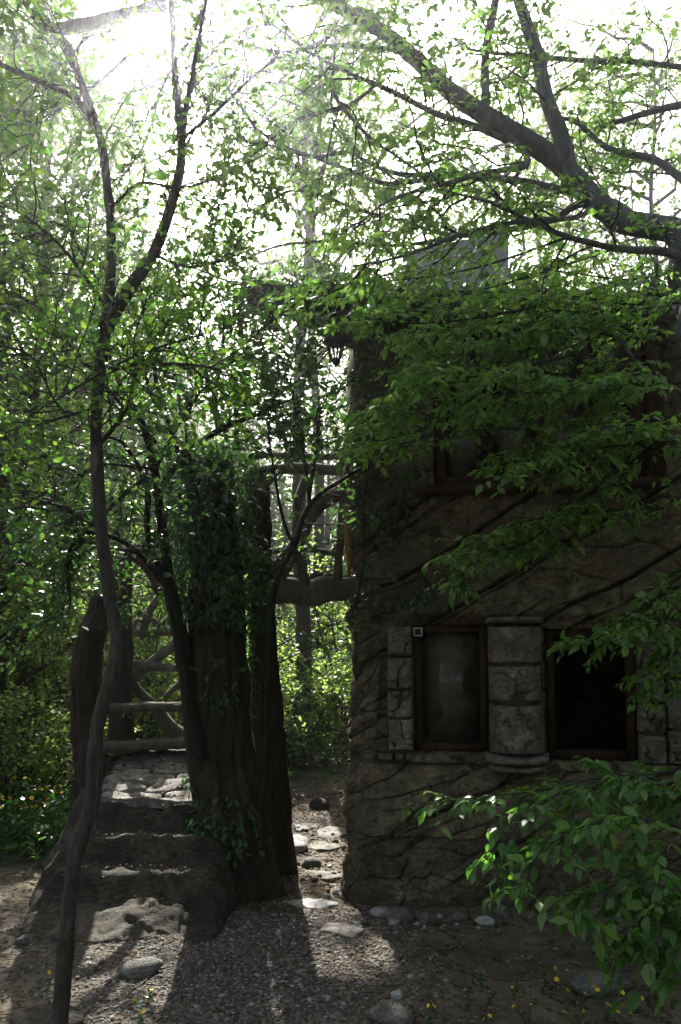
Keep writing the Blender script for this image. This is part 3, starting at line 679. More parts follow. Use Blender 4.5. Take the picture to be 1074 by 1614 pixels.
spart('brace', [(292, 1070, 7.2), (276, 1084, 7.2), (260, 1100, 7.2)], (9, 9, 9), 'log', stair, seed=7)
spart('brace', [(246, 1112, 7.3), (262, 1140, 7.3), (285, 1160, 7.3), (310, 1168, 7.3)], (22, 24, 26, 26), 'log', stair, seed=8)
spart('brace', [(222, 1004, 7.3), (238, 960, 7.3), (262, 930, 7.3)], (13, 13, 12), 'log', stair, seed=9)
spart('brace', [(160, 1000, 6.9), (172, 960, 6.9), (190, 930, 6.9)], (20, 16, 14), 'log', stair, seed=19)
pb = MB()
V, Fs = limb([(210, 997, 7.3), (240, 997, 7.3), (280, 994, 7.3)], (16, 15, 15), 10, lump=.1); pb.add(V, Fs)
for (x, w) in ((219, 15), (241, 22), (264, 18)):
    th = np.linspace(0, math.pi, 8); V, Fs = limb([(x + math.cos(t) * w / 2, 992 - math.sin(t) * 15, 7.3) for t in th], [7] * 8, 8, step=.02, lump=.1); pb.add(V, Fs)
pb.build('pierced_panel', M['log'], stair, rnd=False)

# ------------------------------------------------------------------ fluted trunk pillars and the footbridge
V, Fs = limb([(382, 1425, 5.6), (378, 1380, 5.6), (368, 1300, 5.6), (355, 1200, 5.6), (347, 1100, 5.62), (343, 1000, 5.65), (340, 880, 5.7), (336, 780, 5.7), (334, 712, 5.7)], (132, 118, 110, 98, 93, 88, 78, 70, 66), 72, step=.025, lump=.10, lf=4, flute=.17, nfl=13, seed=2)
p1 = empty('fluted_trunk', P(375, 1410, 5.6) * [1, 1, 0], 'broad fluted dark trunk pillar carrying the footbridge, partly covered in ivy', 'tree trunk')
trunk_V = V
MB().add(V, Fs).build('trunk', M['bark_pillar'], p1, rnd=False)
V, Fs = limb([(345, 1330, 5.62), (322, 1240, 5.54), (306, 1160, 5.5), (296, 1080, 5.5), (284, 1000, 5.5), (268, 930, 5.55), (258, 880, 5.6)], (44, 38, 30, 28, 26, 22, 16), 20, step=.03, lump=.12, flute=.08, seed=7)
MB().add(V, Fs).build('side_stem', M['bark_pillar'], p1, rnd=False)
V, Fs = limb([(442, 1375, 6.1), (438, 1300, 6.1), (428, 1200, 6.1), (418, 1100, 6.1), (414, 1000, 6.1), (411, 900, 6.1), (408, 800, 6.1), (404, 740, 6.1)], (52, 44, 46, 48, 42, 38, 36, 34), 44, step=.03, lump=.1, flute=.14, nfl=11, seed=5)
p2 = empty('slim_fluted_trunk', P(440, 1360, 6.1) * [1, 1, 0], 'slimmer dark trunk pillar at the passage edge under the footbridge', 'tree trunk')
MB().add(V, Fs).build('trunk', M['bark_pillar'], p2, rnd=False)
br = empty('footbridge', P(490, 930, 6.1), 'rustic branch railed footbridge from the trunk pillar to the cottage', 'footbridge')
spart('beam', [(400, 934, 6.1), (450, 931, 6.1), (490, 934, 6.1), (530, 928, 6.1), (580, 926, 6.1)], (44, 42, 44, 38, 38), 'log', br, 22, step=.03, lump=.16, lf=7, seed=4)
for k in range(7):
    x = 420 + k * 23; plank('deck_plank', x, x + 21, 906 + rng.normal(0, 1), 6.14, 6.55, 0.03, br, 'tread', k * 2.0)
spart('top_rail', [(345, 724, 6.1), (420, 718, 6.1), (500, 720, 6.1), (575, 716, 6.1)], (11, 11, 11, 11), 'log', br, 10, lump=.12, seed=1)
spart('middle_rail', [(400, 744, 6.1), (460, 738, 6.1), (510, 740, 6.1), (570, 744, 6.1)], (17, 18, 18, 16), 'log', br, 10, lump=.14, seed=2)
spart('post', [(532, 915, 6.05), (535, 870, 6.05), (541, 800, 6.05), (543, 720, 6.05)], (16, 13, 13, 13), 'log', br, 10, seed=3)
spart('branch_brace', [(482, 925, 6.05), (474, 880, 6.05), (480, 838, 6.05), (500, 800, 6.05), (535, 776, 6.05)], (20, 15, 18, 24, 26), 'log', br, 14, seed=5, lump=.12)
spart('branch_brace', [(432, 922, 6.05), (452, 896, 6.05), (472, 850, 6.05), (468, 800, 6.05), (484, 752, 6.05)], (20, 16, 16, 13, 16), 'log', br, 12, seed=6, lump=.12)
spart('branch_brace', [(476, 862, 6.05), (500, 868, 6.05), (540, 874, 6.05)], (9, 9, 8), 'log', br, 8, seed=8)
spart('branch_brace', [(372, 768, 6.05), (392, 800, 6.05), (394, 850, 6.05), (380, 905, 6.05)], (13, 15, 15, 15), 'log', br, 12, seed=9, lump=.12)
spart('branch_brace', [(365, 880, 6.05), (378, 830, 6.05), (402, 780, 6.05), (430, 752, 6.05)], (12, 12, 14, 14), 'log', br, 12, seed=10, lump=.12)
spart('branch_brace', [(430, 905, 6.1), (455, 872, 6.1), (462, 858, 6.1)], (30, 20, 16), 'log', br, 12, seed=11, lump=.12)

# ------------------------------------------------------------------ stones
def rockmesh(sx, sy, sz, seed, sub=3):
    rr = np.random.default_rng(seed); n, m = 14, 8
    th = np.linspace(0, 2 * math.pi, n, endpoint=False); ph = np.linspace(-1.35, 1.35, m)
    T, H = np.meshgrid(th, ph); d = np.stack([np.cos(T) * np.cos(H), np.sin(T) * np.cos(H), np.sin(H)], -1)
    k = np.ones(T.shape)
    for _ in range(9):
        a = nrm(rr.normal(0, 1, 3)); k = np.minimum(k, (0.62 + 0.3 * rr.random()) / np.maximum(0.05, d @ a))
    k *= 1 + 0.06 * fbm(d * 3 + seed, 2)
    V = (d * k[..., None]).reshape(-1, 3) * [sx, sy, sz]; i = np.arange(m - 1)[:, None] * n; j = np.arange(n)[None]; j2 = (j + 1) % n
    F = np.stack([i + j, i + j2, i + n + j2, i + n + j], -1).reshape(-1, 4)
    V = np.vstack([V, V[:n].mean(0), V[-n:].mean(0)]); jj = np.arange(n)
    return V, [F, np.stack([jj * 0 + m * n, (jj + 1) % n, jj], -1), np.stack([jj * 0 + m * n + 1, (m - 1) * n + jj, (m - 1) * n + (jj + 1) % n], -1)]
def gpt(px, py):
    """ground point seen at photo pixel"""
    d = P(px, py, 1.0) - np.array([0, 0, EYE]); k = -EYE / d[2]
    for _ in range(3): p_ = np.array([0, 0, EYE]) + d * k; k = (gz(p_[0], p_[1]) - EYE) / d[2]
    return np.array([0, 0, EYE]) + d * float(k)
def rock(px, py, wpx, hpx, label, mat='rock', seed=1, group=None, rot=0.0, name='stone', deep=0.8):
    c = gpt(px, py); w = wpx / FPX * c[1] / 2 * 1.25; h = hpx / FPX * c[1] / 2 * 1.3
    V, Fs = rockmesh(w, w * deep, h, seed); ca, sa = math.cos(rot), math.sin(rot); V = V @ np.array([[ca, sa, 0], [-sa, ca, 0], [0, 0, 1]])
    o = MB().add(V + c + [0, 0, h * 0.35], Fs).build(name, M[mat], rnd=False, smooth=False)
    return tag(o, label, 'stone', group)
rock(602, 1442, 30, 15, 'pale blue grey angular stone by the cottage wall foot', 'rock_pale', 3)
rock(626, 1450, 44, 22, 'flat grey brown stone next to the pale angular one', 'rock', 4)
rock(674, 1458, 26, 22, 'blocky tan stone standing on its edge before the wall', 'rock', 5)
rock(724, 1449, 24, 14, 'low grey stone midway along the cottage wall foot', 'rock', 6)
rock(764, 1457, 26, 14, 'pale chipped stone with rubble around it by the wall', 'rock_pale', 7)
rock(791, 1445, 22, 22, 'upright tan wedge stone by the wall', 'rock', 8)
rock(872, 1454, 28, 12, 'flat grey stone under the leafy shrub tips', 'rock', 9)
rock(317, 1393, 20, 22, 'pale upright stone at the foot of the fluted trunk', 'rock_pale', 10)
rock(358, 1396, 14, 8, 'small white stone against the dark trunk base', 'rock_pale', 11)
rock(222, 1535, 60, 26, 'large flat topped grey slab lying in the gravel', 'rock', 12, rot=0.4, name='slab')
rock(48, 1486, 40, 16, 'thin grey slab beside the sapling foot', 'rock', 13, name='slab')
rock(467, 1336, 36, 20, 'bright white stone slab in the passage', 'rock_pale', 14, deep=1.6, name='slab')
rock(440, 1473, 9, 9, 'small round yellowish pebble on bare soil', 'rock_pale', 15)
rock(625, 1573, 18, 14, 'small pale stone in front of the shady soil', 'rock_pale', 16)
rock(620, 1606, 70, 26, 'broad grey rock at the lower picture edge', 'rock', 17, name='slab')
rock(505, 1275, 28, 22, 'dark rounded boulder at the far end of passage', 'roof', 18)
rock(488, 1365, 30, 16, 'brown stone in the sunlit passage', 'rock', 19)
rock(950, 1560, 80, 30, 'big rough rock among the yellow flowers', 'rock', 20, name='slab')
rock(75, 1614, 90, 24, 'low mossy rock under the sapling', 'mound', 22, name='slab')
rr = random.Random(4)
for k in range(70):
    if k < 34: x, y = rr.uniform(560, 900), rr.gauss(1452, 9)
    elif k < 52: x, y = rr.uniform(310, 440), rr.gauss(1404, 10)
    else: x, y = rr.uniform(455, 545), rr.uniform(1300, 1420)
    g = ('rubble along the wall foot', 'small rubble stone along the cottage wall foot') if k < 34 else (('rubble at the trunk', 'small rubble stone at the fluted trunk base') if k < 52 else ('rubble in the passage', 'small sunlit stone scattered in the passage'))
    rock(x, y, rr.uniform(5, 13), rr.uniform(4, 9), g[1], rr.choice(['rock', 'rock', 'rock_pale', 'mound']), 100 + k, g[0], rr.random() * 3)
path = empty('path', gpt(500, 1400), None); path['kind'] = 'structure'; path['label'] = 'stony footpath of pale slabs through the passage'
rng = np.random.default_rng(8)
def mapg(a, c, h): return np.stack([a, c, gz(a, c) + 0.006 + h], -1)
for (x, y, w, dd, mat) in ((505, 1382, 78, .36, 'flag'), (490, 1428, 84, .3, 'rock_pale'), (510, 1335, 60, .5, 'flag'), (525, 1310, 60, .6, 'flag'), (480, 1302, 50, .5, 'flag'), (540, 1470, 110, .35, 'flag'), (545, 1410, 40, .22, 'flag'),):
    c = gpt(x, y); w = w / FPX * c[1]; n = 9; th = np.sort(rng.random(n)) * 2 * math.pi
    poly = np.stack([c[0] + np.cos(th) * w / 2 * rng.uniform(.55, 1.15, n), c[1] + np.sin(th) * dd / 2 * rng.uniform(.55, 1.15, n)], -1)
    V, Fs = slab(poly, mapg, 0.009, 0.0, rng, 44, 1.2, 12); MB().add(V, Fs).build('flagstone', M[mat], path, rnd=False)

# ------------------------------------------------------------------ gravel and litter
rng = np.random.default_rng(31)
ico = np.array([[0, 0, 1], [1, 0, 0], [0, 1, 0], [-1, 0, 0], [0, -1, 0], [.6, .6, .6], [-.6, .6, .6], [-.6, -.6, .6], [.6, -.6, .6]])
icoF = np.array([[0, 5, 6], [0, 6, 7], [0, 7, 8], [0, 8, 5], [5, 1, 2], [5, 2, 6], [6, 2, 3], [6, 3, 7], [7, 3, 4], [7, 4, 8], [8, 4, 1], [8, 1, 5]])
def pebbles(N, fx_, size):
    x, y = fx_(N); N = len(x); s = size * np.exp(rng.normal(0, 0.45, N)); a = rng.random(N) * 6.28
    V = ico[None] * (1 + rng.normal(0, .18, (N, 9, 3))) * np.stack([s, s * rng.uniform(.5, 1, N), s * rng.uniform(.3, .7, N)], -1)[:, None]
    ca, sa = np.cos(a)[:, None], np.sin(a)[:, None]; V = np.stack([V[..., 0] * ca - V[..., 1] * sa, V[..., 0] * sa + V[..., 1] * ca, V[..., 2]], -1)
    V = V + np.stack([x, y, gz(x, y)], -1)[:, None]
    return V.reshape(-1, 3), ((np.arange(N) * 9)[:, None, None] + icoF[None]).reshape(-1, 3), np.repeat(rng.random(N), 12)
def gr1(N):
    x = rng.normal(-0.5, 0.5, N); y = rng.uniform(2.5, 5.1, N); k = np.abs(x + .45) < 1.5; k &= (fbm(np.stack([x * .8, y * .8, x * 0], -1), 2) > -0.45) & (x < 0.62 - 0.3 * (y - 4)); return x[k], y[k]
def gr2(N): x = rng.uniform(-3, 2.6, N); y = rng.uniform(2.2, 5.4, N); return x, y
def gr3(N): x = rng.uniform(-.6, .2, N); y = rng.uniform(5, 9.5, N); return x, y
b = MB(); b.add(*pebbles(42000, gr1, 0.0062)); b.add(*pebbles(9000, gr2, 0.0055)); b.add(*pebbles(4500, gr3, 0.008))
tag(b.build('gravel', M['gravel'], smooth=False), 'fine grey brown gravel over the path', 'gravel', kind='stuff')
def litter(N, x0, x1, y0, y1, s):
    x, y = rng.uniform(x0, x1, N), rng.uniform(y0, y1, N); a = rng.random(N) * 6.28
    d = np.stack([np.cos(a), np.sin(a), rng.normal(0, .15, N)], -1); up = np.array([0, 0, 1.]) + rng.normal(0, .3, (N, 3)); n = nrm(up - nrm(d) * (up * nrm(d)).sum(-1, keepdims=True))
    return [np.stack([x, y, gz(x, y) + 0.008], -1), nrm(d), n, s * rng.uniform(.5, 1.2, N)]
L = cat(litter(5200, -3, 2.6, 2.2, 5.3, .028), litter(2200, -.6, .15, 5, 9.2, .035), litter(9000, -8, 4, 8.8, 16, .06))
V, F, rn = leafmesh(L, False, rng); k = mz(V[:, 0], V[:, 1]) > 0
tag(MB().add(V, F, rn).build('leaf_litter', M['litter']), 'dry brown leaf litter strewn over the soil', 'leaf litter', kind='stuff')
n = 420; x, y = rng.uniform(-3, 2.4, n), rng.uniform(2.4, 9, n); k = ~((x > -2.1) & (x < -.5) & (y > 4.4) & (y < 7.5)) & ~((x > 0) & (y > 5)); x, y = x[k], y[k]; n = len(x)
an = rng.random(n) * 6.28; ln = rng.uniform(.04, .22, n); t = np.linspace(-.5, .5, 4)[None, :]; bend = rng.normal(0, .12, n)[:, None] * (t ** 2)
tx = x[:, None] + ln[:, None] * (np.cos(an)[:, None] * t - np.sin(an)[:, None] * bend); ty = y[:, None] + ln[:, None] * (np.sin(an)[:, None] * t + np.cos(an)[:, None] * bend)
V, F = tubes(np.stack([tx, ty, gz(tx, ty) + .007], -1), np.linspace(.0035, .0015, 4)[None] * rng.uniform(.5, 1.4, (n, 1)), 4)
tag(MB().add(V, F).build('fallen_twigs', M['tread'], rnd=False), 'thin dry fallen twigs scattered over the ground', 'twigs', kind='stuff')
# litter on the ramp
L = cat(litter(500, -1.7, -.9, 6.1, 6.5, .03), litter(420, -1.75, -.85, 4.9, 6.1, .026)); L[0][:, 2] = mz(L[0][:, 0], L[0][:, 1]) + gz(L[0][:, 0], L[0][:, 1]) + np.where(L[0][:, 1] > 5.55, .04, .02)
V, F, rn = leafmesh(L, False, rng); tag(MB().add(V, F, rn).build('ramp_litter', M['litter']), 'dry leaves lying on the stone steps and ramp', 'leaf litter', kind='stuff')

# ------------------------------------------------------------------ plants: shared builders
def twigs_mb(b, tw, r0, r1, sides=4):
    n = tw.shape[1]; R = np.linspace(r0, r1, n)[None] * np.ones((len(tw), 1)); V, F = tubes(tw, R, sides); b.add(V, F)
def resample(pts, n):
    q = smooth_path(np.c_[pts, np.zeros(len(pts))], 0.05)[:, :3]; s = np.concatenate([[0], np.cumsum(np.linalg.norm(np.diff(q, axis=0), axis=1))]); t = np.linspace(0, s[-1], n)
    return np.stack([np.interp(t, s, q[:, k]) for k in range(3)], -1)
def prune(L):
    px, py, dep = proj(L[0]); k = ~((np.hypot(px - 529, (py - 562) * .8) < 30) & (dep < 5.3)); k &= ~((np.hypot(px - 320, py - 40) < 180) & (np.random.default_rng(3).random(len(px)) < .5)); return [x[k] for x in L]
def lone_leaves(L, n, mat, parent, rng, hi=True):
    """the n leaves that show largest become leaf objects; the rest is returned"""
    L = prune(L); p, d, nn, s = L; px, py, dep = proj(p)
    sc = np.where((px > 0) & (px < 1074) & (py > 0) & (py < 1614) & (dep > 0.3), s / np.maximum(dep, .3), 0) * (0.7 + 0.6 * rng.random(len(s)))
    idx = np.argsort(-sc)[:n]; meshes = LEAFM.setdefault(mat, [])
    if not meshes:
        for k in range(8):
            T = LEAF_HI.copy(); T[:, 2] *= (-.3, .2, .7, 1, 1.4, 1.9, 2.4, .5)[k]; T[:, 1] *= (1, 1.1, .9, 1.05, .95, 1, 1.1, .85)[k]
            T[3, 1] += (.05, -.05, .02, 0, .04, -.03, .0, .06)[k]
            me = mesh('leaf', T, [np.array(LEAF_HI_F)], np.full(10, k / 9.0)); me.materials.append(M[mat]); meshes.append(me)
    wl = wloc(parent)
    for i in idx:
        o = bpy.data.objects.new('leaf', meshes[int(rng.integers(0, 8))]); COL.objects.link(o); o.parent = parent
        w = np.cross(nn[i], d[i]); m_ = Matrix(((d[i][0], w[0], nn[i][0], 0), (d[i][1], w[1], nn[i][1], 0), (d[i][2], w[2], nn[i][2], 0), (0, 0, 0, 1)))
        o.matrix_local = Matrix.Translation(Vector(p[i]) - wl) @ m_ @ Matrix.Scale(float(s[i]), 4)
    keep = np.ones(len(s), bool); keep[idx] = False
    return [x[keep] for x in L]
LEAFM = {}
def spray(pts, rng, n2=12, L2=0.42, n3=4, L3=0.17, size=0.062, per3=6, per2=7, droop=0.35, up=-0.12):
    """flat leafy spray along a branch: returns (branch, side twigs, twiglets, leaves)"""
    m0 = resample(np.asarray(pts), 14)[None]
    a, _ = kids(m0, n2, 0.06, 0.97, L2, 48, rng, up=up, curl=0.12, n=6, plan=True, taper=0.55)
    c, _ = kids(a, n3, 0.2, 0.95, L3, 45, rng, up=-0.2, curl=0.15, n=4, plan=True, taper=0.4)
    L = cat(leaves(c, per3, size, rng, droop), leaves(a, per2, size, rng, droop, 0.25), leaves(m0[:, 5:], 10, size, rng, droop))
    return m0, a, c, L

# ------------------------------------------------------------------ the leaning tree over the cottage
rng = np.random.default_rng(41)
tb = np.array([2.25, 3.95, 0.0])
tree = empty('leaning_tree', tb, 'large grey barked tree arching one thick limb over the cottage roof', 'tree')
q = np.vstack([[*tb, .17], [*(tb + [0.02, .02, .5]), .15], [2.28, 4.0, 1.4, .13], [2.2, 4.05, 2.4, .125], [*P(1098, 480, 4.1), .12], [*P(1088, 400, 4.1), .11], [*P(1066, 366, 4.1), .095], [*P(1034, 357, 4.1), .085], [*P(985, 350, 4.1), .083], [*P(940, 318, 4.12), .08], [*P(905, 280, 4.15), .078], [*P(872, 248, 4.17), .074], [*P(800, 203, 4.2), .068], [*P(720, 152, 4.25), .064], [*P(660, 97, 4.3), .058], [*P(600, 48, 4.35), .053], [*P(515, 2, 4.4), .048], [*P(430, -28, 4.45), .048], [*P(340, -22, 4.5), .05], [*P(250, 10, 4.5), .05], [*P(150, 36, 4.5), .05], [*P(84, 48, 4.5), .047]])
q[6:, 3] *= 0.76
V, Fs = tube(q, 20, .03, .09, 9, seed=1); MB().add(V, Fs).build('trunk', M['bark_grey'], tree, rnd=False)
def tbranch(pts, w, sides=9, mat='bark_grey', seed=0, par=None):
    V, Fs = limb(pts, w, sides, step=.05, lump=.07, seed=seed, wob=0.012); MB().add(V, Fs).build('branch', M[mat], par or tree, rnd=False); return PX(pts)
BR = []
for k, (pts, w) in enumerate((
    ([(900, 275, 4.15), (885, 215, 4.15), (862, 150, 4.2), (842, 70, 4.25), (818, 0, 4.3), (800, -70, 4.4)], (30, 27, 25, 22, 19, 16)),
    ([(764, 185, 4.22), (764, 120, 4.25), (770, 60, 4.3), (780, 0, 4.35), (788, -60, 4.4)], (17, 15, 14, 13, 11)),
    ([(800, 222, 4.2), (740, 200, 4.1), (690, 182, 4.05), (620, 145, 4.0), (534, 112, 3.95), (470, 70, 3.9)], (11, 11, 10, 9, 6, 3)),
    ([(905, 300, 4.15), (850, 295, 4.3), (780, 282, 4.5), (690, 276, 4.6), (610, 270, 4.7), (545, 240, 4.8)], (12, 12, 11, 10, 8, 5)),
    ([(1090, 415, 4.1), (1040, 400, 3.95), (960, 390, 3.8), (900, 372, 3.75), (840, 350, 3.7), (768, 318, 3.65), (690, 300, 3.6)], (15, 14, 11, 9, 8, 6, 3)),
    ([(1010, 350, 4.1), (965, 322, 4.3), (920, 318, 4.5), (870, 345, 4.8), (800, 362, 5.0), (720, 372, 5.1), (640, 350, 5.2)], (20, 17, 14, 12, 10, 8, 4)),
    ([(790, 203, 4.2), (830, 250, 4.0), (800, 265, 3.8), (750, 275, 3.7), (690, 292, 3.6), (610, 320, 3.5), (560, 360, 3.5)], (9, 10, 10, 9, 7, 5, 3)),
    ([(940, 325, 4.1), (900, 345, 3.9), (830, 345, 3.8), (740, 360, 3.7), (640, 400, 3.6), (560, 420, 3.6)], (9, 8, 8, 7, 5, 3)),
    ([(1095, 300, 4.3), (1030, 250, 4.6), (960, 235, 4.8), (905, 190, 4.9), (860, 190, 5.0)], (14, 12, 10, 8, 5)),
    ([(1100, 110, 4.8), (1000, 98, 4.8), (900, 96, 4.8), (800, 86, 4.8), (735, 78, 4.8)], (9, 9, 8, 6, 4)),
    ([(1100, 160, 5.2), (1050, 170, 5.2), (1000, 185, 5.2), (950, 200, 5.2)], (12, 12, 10, 8)),
    ([(1090, 450, 4.1), (1080, 500, 4.0), (1060, 540, 3.95)], (30, 22, 12)),
    ([(1085, 620, 3.9), (1057, 607, 3.9), (1010, 580, 3.88), (982, 545, 3.86), (965, 530, 3.85), (940, 524, 3.85)], (8, 8, 7, 6, 5, 3)),
    ([(515, 10, 4.4), (495, 60, 4.3), (520, 130, 4.2), (560, 190, 4.15), (600, 230, 4.1), (690, 290, 4.0)], (5, 5, 6, 6, 5, 3)),
    ([(560, 30, 4.4), (480, 75, 4.5), (410, 75, 4.6), (350, 60, 4.6)], (7, 6, 5, 3)),
    ([(640, 80, 4.3), (560, 75, 4.6), (480, 78, 4.9), (400, 120, 5.2), (330, 190, 5.4)], (8, 8, 7, 5, 3)),
    ([(700, 280, 4.6), (600, 285, 5.0), (500, 250, 5.3), (430, 230, 5.5), (350, 215, 5.7)], (8, 8, 7, 5, 3)),
    ([(640, 350, 5.2), (560, 330, 5.3), (470, 300, 5.4), (400, 330, 5.5), (340, 340, 5.5)], (6, 6, 5, 4, 3)),
    ([(545, 240, 4.8), (480, 245, 4.9), (420, 215, 5.0), (370, 150, 5.1), (330, 100, 5.2)], (6, 6, 5, 4, 3)),
    ([(600, 130, 4.0), (540, 170, 4.2), (470, 190, 4.4), (400, 240, 4.6), (320, 280, 4.8)], (6, 6, 5, 4, 3)),
    ([(720, 372, 5.1), (620, 390, 5.2), (520, 380, 5.2), (430, 390, 5.3), (360, 420, 5.3)], (7, 6, 5, 4, 3)),
    ([(470, 70, 3.9), (420, 40, 4.0), (360, 60, 4.1), (290, 110, 4.2), (230, 180, 4.3)], (4, 4, 4, 3, 2)),
    ([(250, 12, 4.5), (220, 70, 4.6), (170, 120, 4.7), (100, 170, 4.8), (30, 200, 4.9)], (7, 6, 5, 4, 3)),
    ([(330, -10, 4.5), (300, 60, 4.7), (260, 130, 4.9), (230, 220, 5.0), (180, 300, 5.1)], (7, 6, 5, 4, 3)),
    ([(150, 36, 4.5), (100, 110, 4.7), (60, 190, 4.8), (20, 280, 4.9)], (6, 5, 4, 3)))):
    BR.append(tbranch(pts, w, seed=k))
tw_b = MB(); LL = []
# bright twigs spreading from the upper limbs
up_ = np.stack([resample(p_, 12) for p_ in BR[:11] + BR[13:]] + [resample(q[11:16, :3], 12), resample(q[14:20, :3], 12), resample(q[17:, :3], 12)])
a, _ = kids(up_, 10, 0.12, 1.0, 0.62, 55, rng, up=-0.05, curl=.2, n=6, flat=.5, taper=.35)
c, _ = kids(a, 6, 0.15, 0.97, 0.26, 48, rng, up=-.15, curl=.2, n=4, plan=True)
twigs_mb(tw_b, a, .006, .002, 5); twigs_mb(tw_b, c, .0022, .001, 3)
LL.append(leaves(c, 8, 0.046, rng, .35, njit=.5)); LL.append(leaves(a, 8, 0.046, rng, .35, .3, njit=.5))
# leafy sprays hanging in front of the facade
SP = [([(900, 560, 3.6), (780, 590, 3.55), (680, 600, 3.5), (580, 640, 3.5)], 14, .36), ([(860, 480, 3.8), (760, 500, 3.75), (660, 510, 3.7), (570, 500, 3.7)], 14, .36), ([(1040, 540, 3.6), (940, 600, 3.5), (850, 620, 3.45), (770, 610, 3.4)], 12, .3), ([(1120, 655, 3.9), (900, 672, 3.75), (720, 680, 3.65), (560, 700, 3.6)], 20, .5),
      ([(1120, 690, 3.7), (950, 705, 3.55), (850, 720, 3.45), (800, 745, 3.4)], 14, .42),
      ([(1110, 730, 3.9), (1000, 700, 3.7), (900, 690, 3.6), (840, 712, 3.5)], 12, .4),
      ([(1110, 600, 3.9), (900, 620, 3.8), (760, 640, 3.75), (660, 665, 3.7)], 16, .42),
      ([(1100, 560, 4.0), (880, 590, 3.95), (760, 560, 3.9), (660, 560, 3.9)], 18, .38),
      ([(1100, 520, 4.2), (900, 545, 4.2), (760, 600, 4.1), (640, 610, 4.1)], 16, .42),
      ([(1000, 440, 4.2), (860, 480, 4.1), (740, 500, 4.1), (650, 520, 4.1)], 18, .36),
      ([(960, 395, 4.3), (820, 440, 4.2), (720, 465, 4.2), (610, 470, 4.2)], 18, .36),
      ([(900, 372, 4.2), (760, 420, 4.3), (640, 440, 4.3), (500, 450, 4.3)], 18, .45),
      ([(1050, 545, 3.9), (940, 500, 3.75), (860, 490, 3.7), (800, 520, 3.65)], 12, .3),
      ([(965, 530, 3.85), (900, 515, 3.7), (840, 525, 3.6)], 9, .26),
      ([(1110, 470, 4.0), (1040, 480, 3.9), (960, 478, 3.8), (900, 480, 3.75)], 8, .22),
      ([(1020, 700, 3.8), (900, 800, 3.75), (800, 830, 3.7), (690, 885, 3.7)], 14, .26),
      ([(900, 790, 3.8), (840, 850, 3.75), (760, 880, 3.75), (720, 912, 3.7)], 9, .2),
      ([(1110, 780, 3.9), (1000, 800, 3.8), (900, 815, 3.75), (840, 850, 3.75)], 10, .25),
      ([(720, 375, 4.6), (620, 430, 4.5), (520, 452, 4.4), (450, 470, 4.4)], 12, .26),
      ([(700, 560, 4.2), (660, 600, 4.15), (620, 640, 4.1), (590, 670, 4.1)], 9, .25),
      ([(800, 480, 4.4), (720, 540, 4.4), (690, 560, 4.4), (640, 575, 4.4)], 12, .3),
      ([(1100, 420, 4.5), (1000, 440, 4.4), (900, 430, 4.4), (820, 420, 4.4)], 12, .36),
      ([(1130, 900, 3.5), (1040, 940, 3.45), (960, 990, 3.4), (890, 1022, 3.4)], 9, .2),
      ([(1120, 860, 3.6), (1060, 920, 3.5), (1020, 960, 3.45), (990, 1000, 3.4)], 10, .28),
      ([(1130, 980, 3.5), (1080, 1000, 3.45), (1050, 1040, 3.4), (1035, 1075, 3.4)], 7, .22)]
for k, (pts, n2, L2) in enumerate(SP):
    n2 = int(n2 * (.72 if k in (8, 9, 10, 11, 18, 20, 21) else 1.0))
    m0, a, c, L = spray(PX(pts), rng, n2, L2, 4, .16, .05, 7, 8, .2, -.08)
    twigs_mb(tw_b, m0, .008, .002, 5); twigs_mb(tw_b, a, .003, .0012, 4); twigs_mb(tw_b, c, .0016, .0008, 3); LL.append(L)
tw_b.build('twigs', M['bark_dark'], tree, rnd=False)['kind'] = 'stuff'
L = lone_leaves(cat(*LL), 300, 'leaf_tree', tree, rng)
V, F, rn = leafmesh(L, True, rng); MB().add(V, F, rn).build('crown', M['leaf_tree'], tree)['kind'] = 'stuff'
NL = len(L[0])

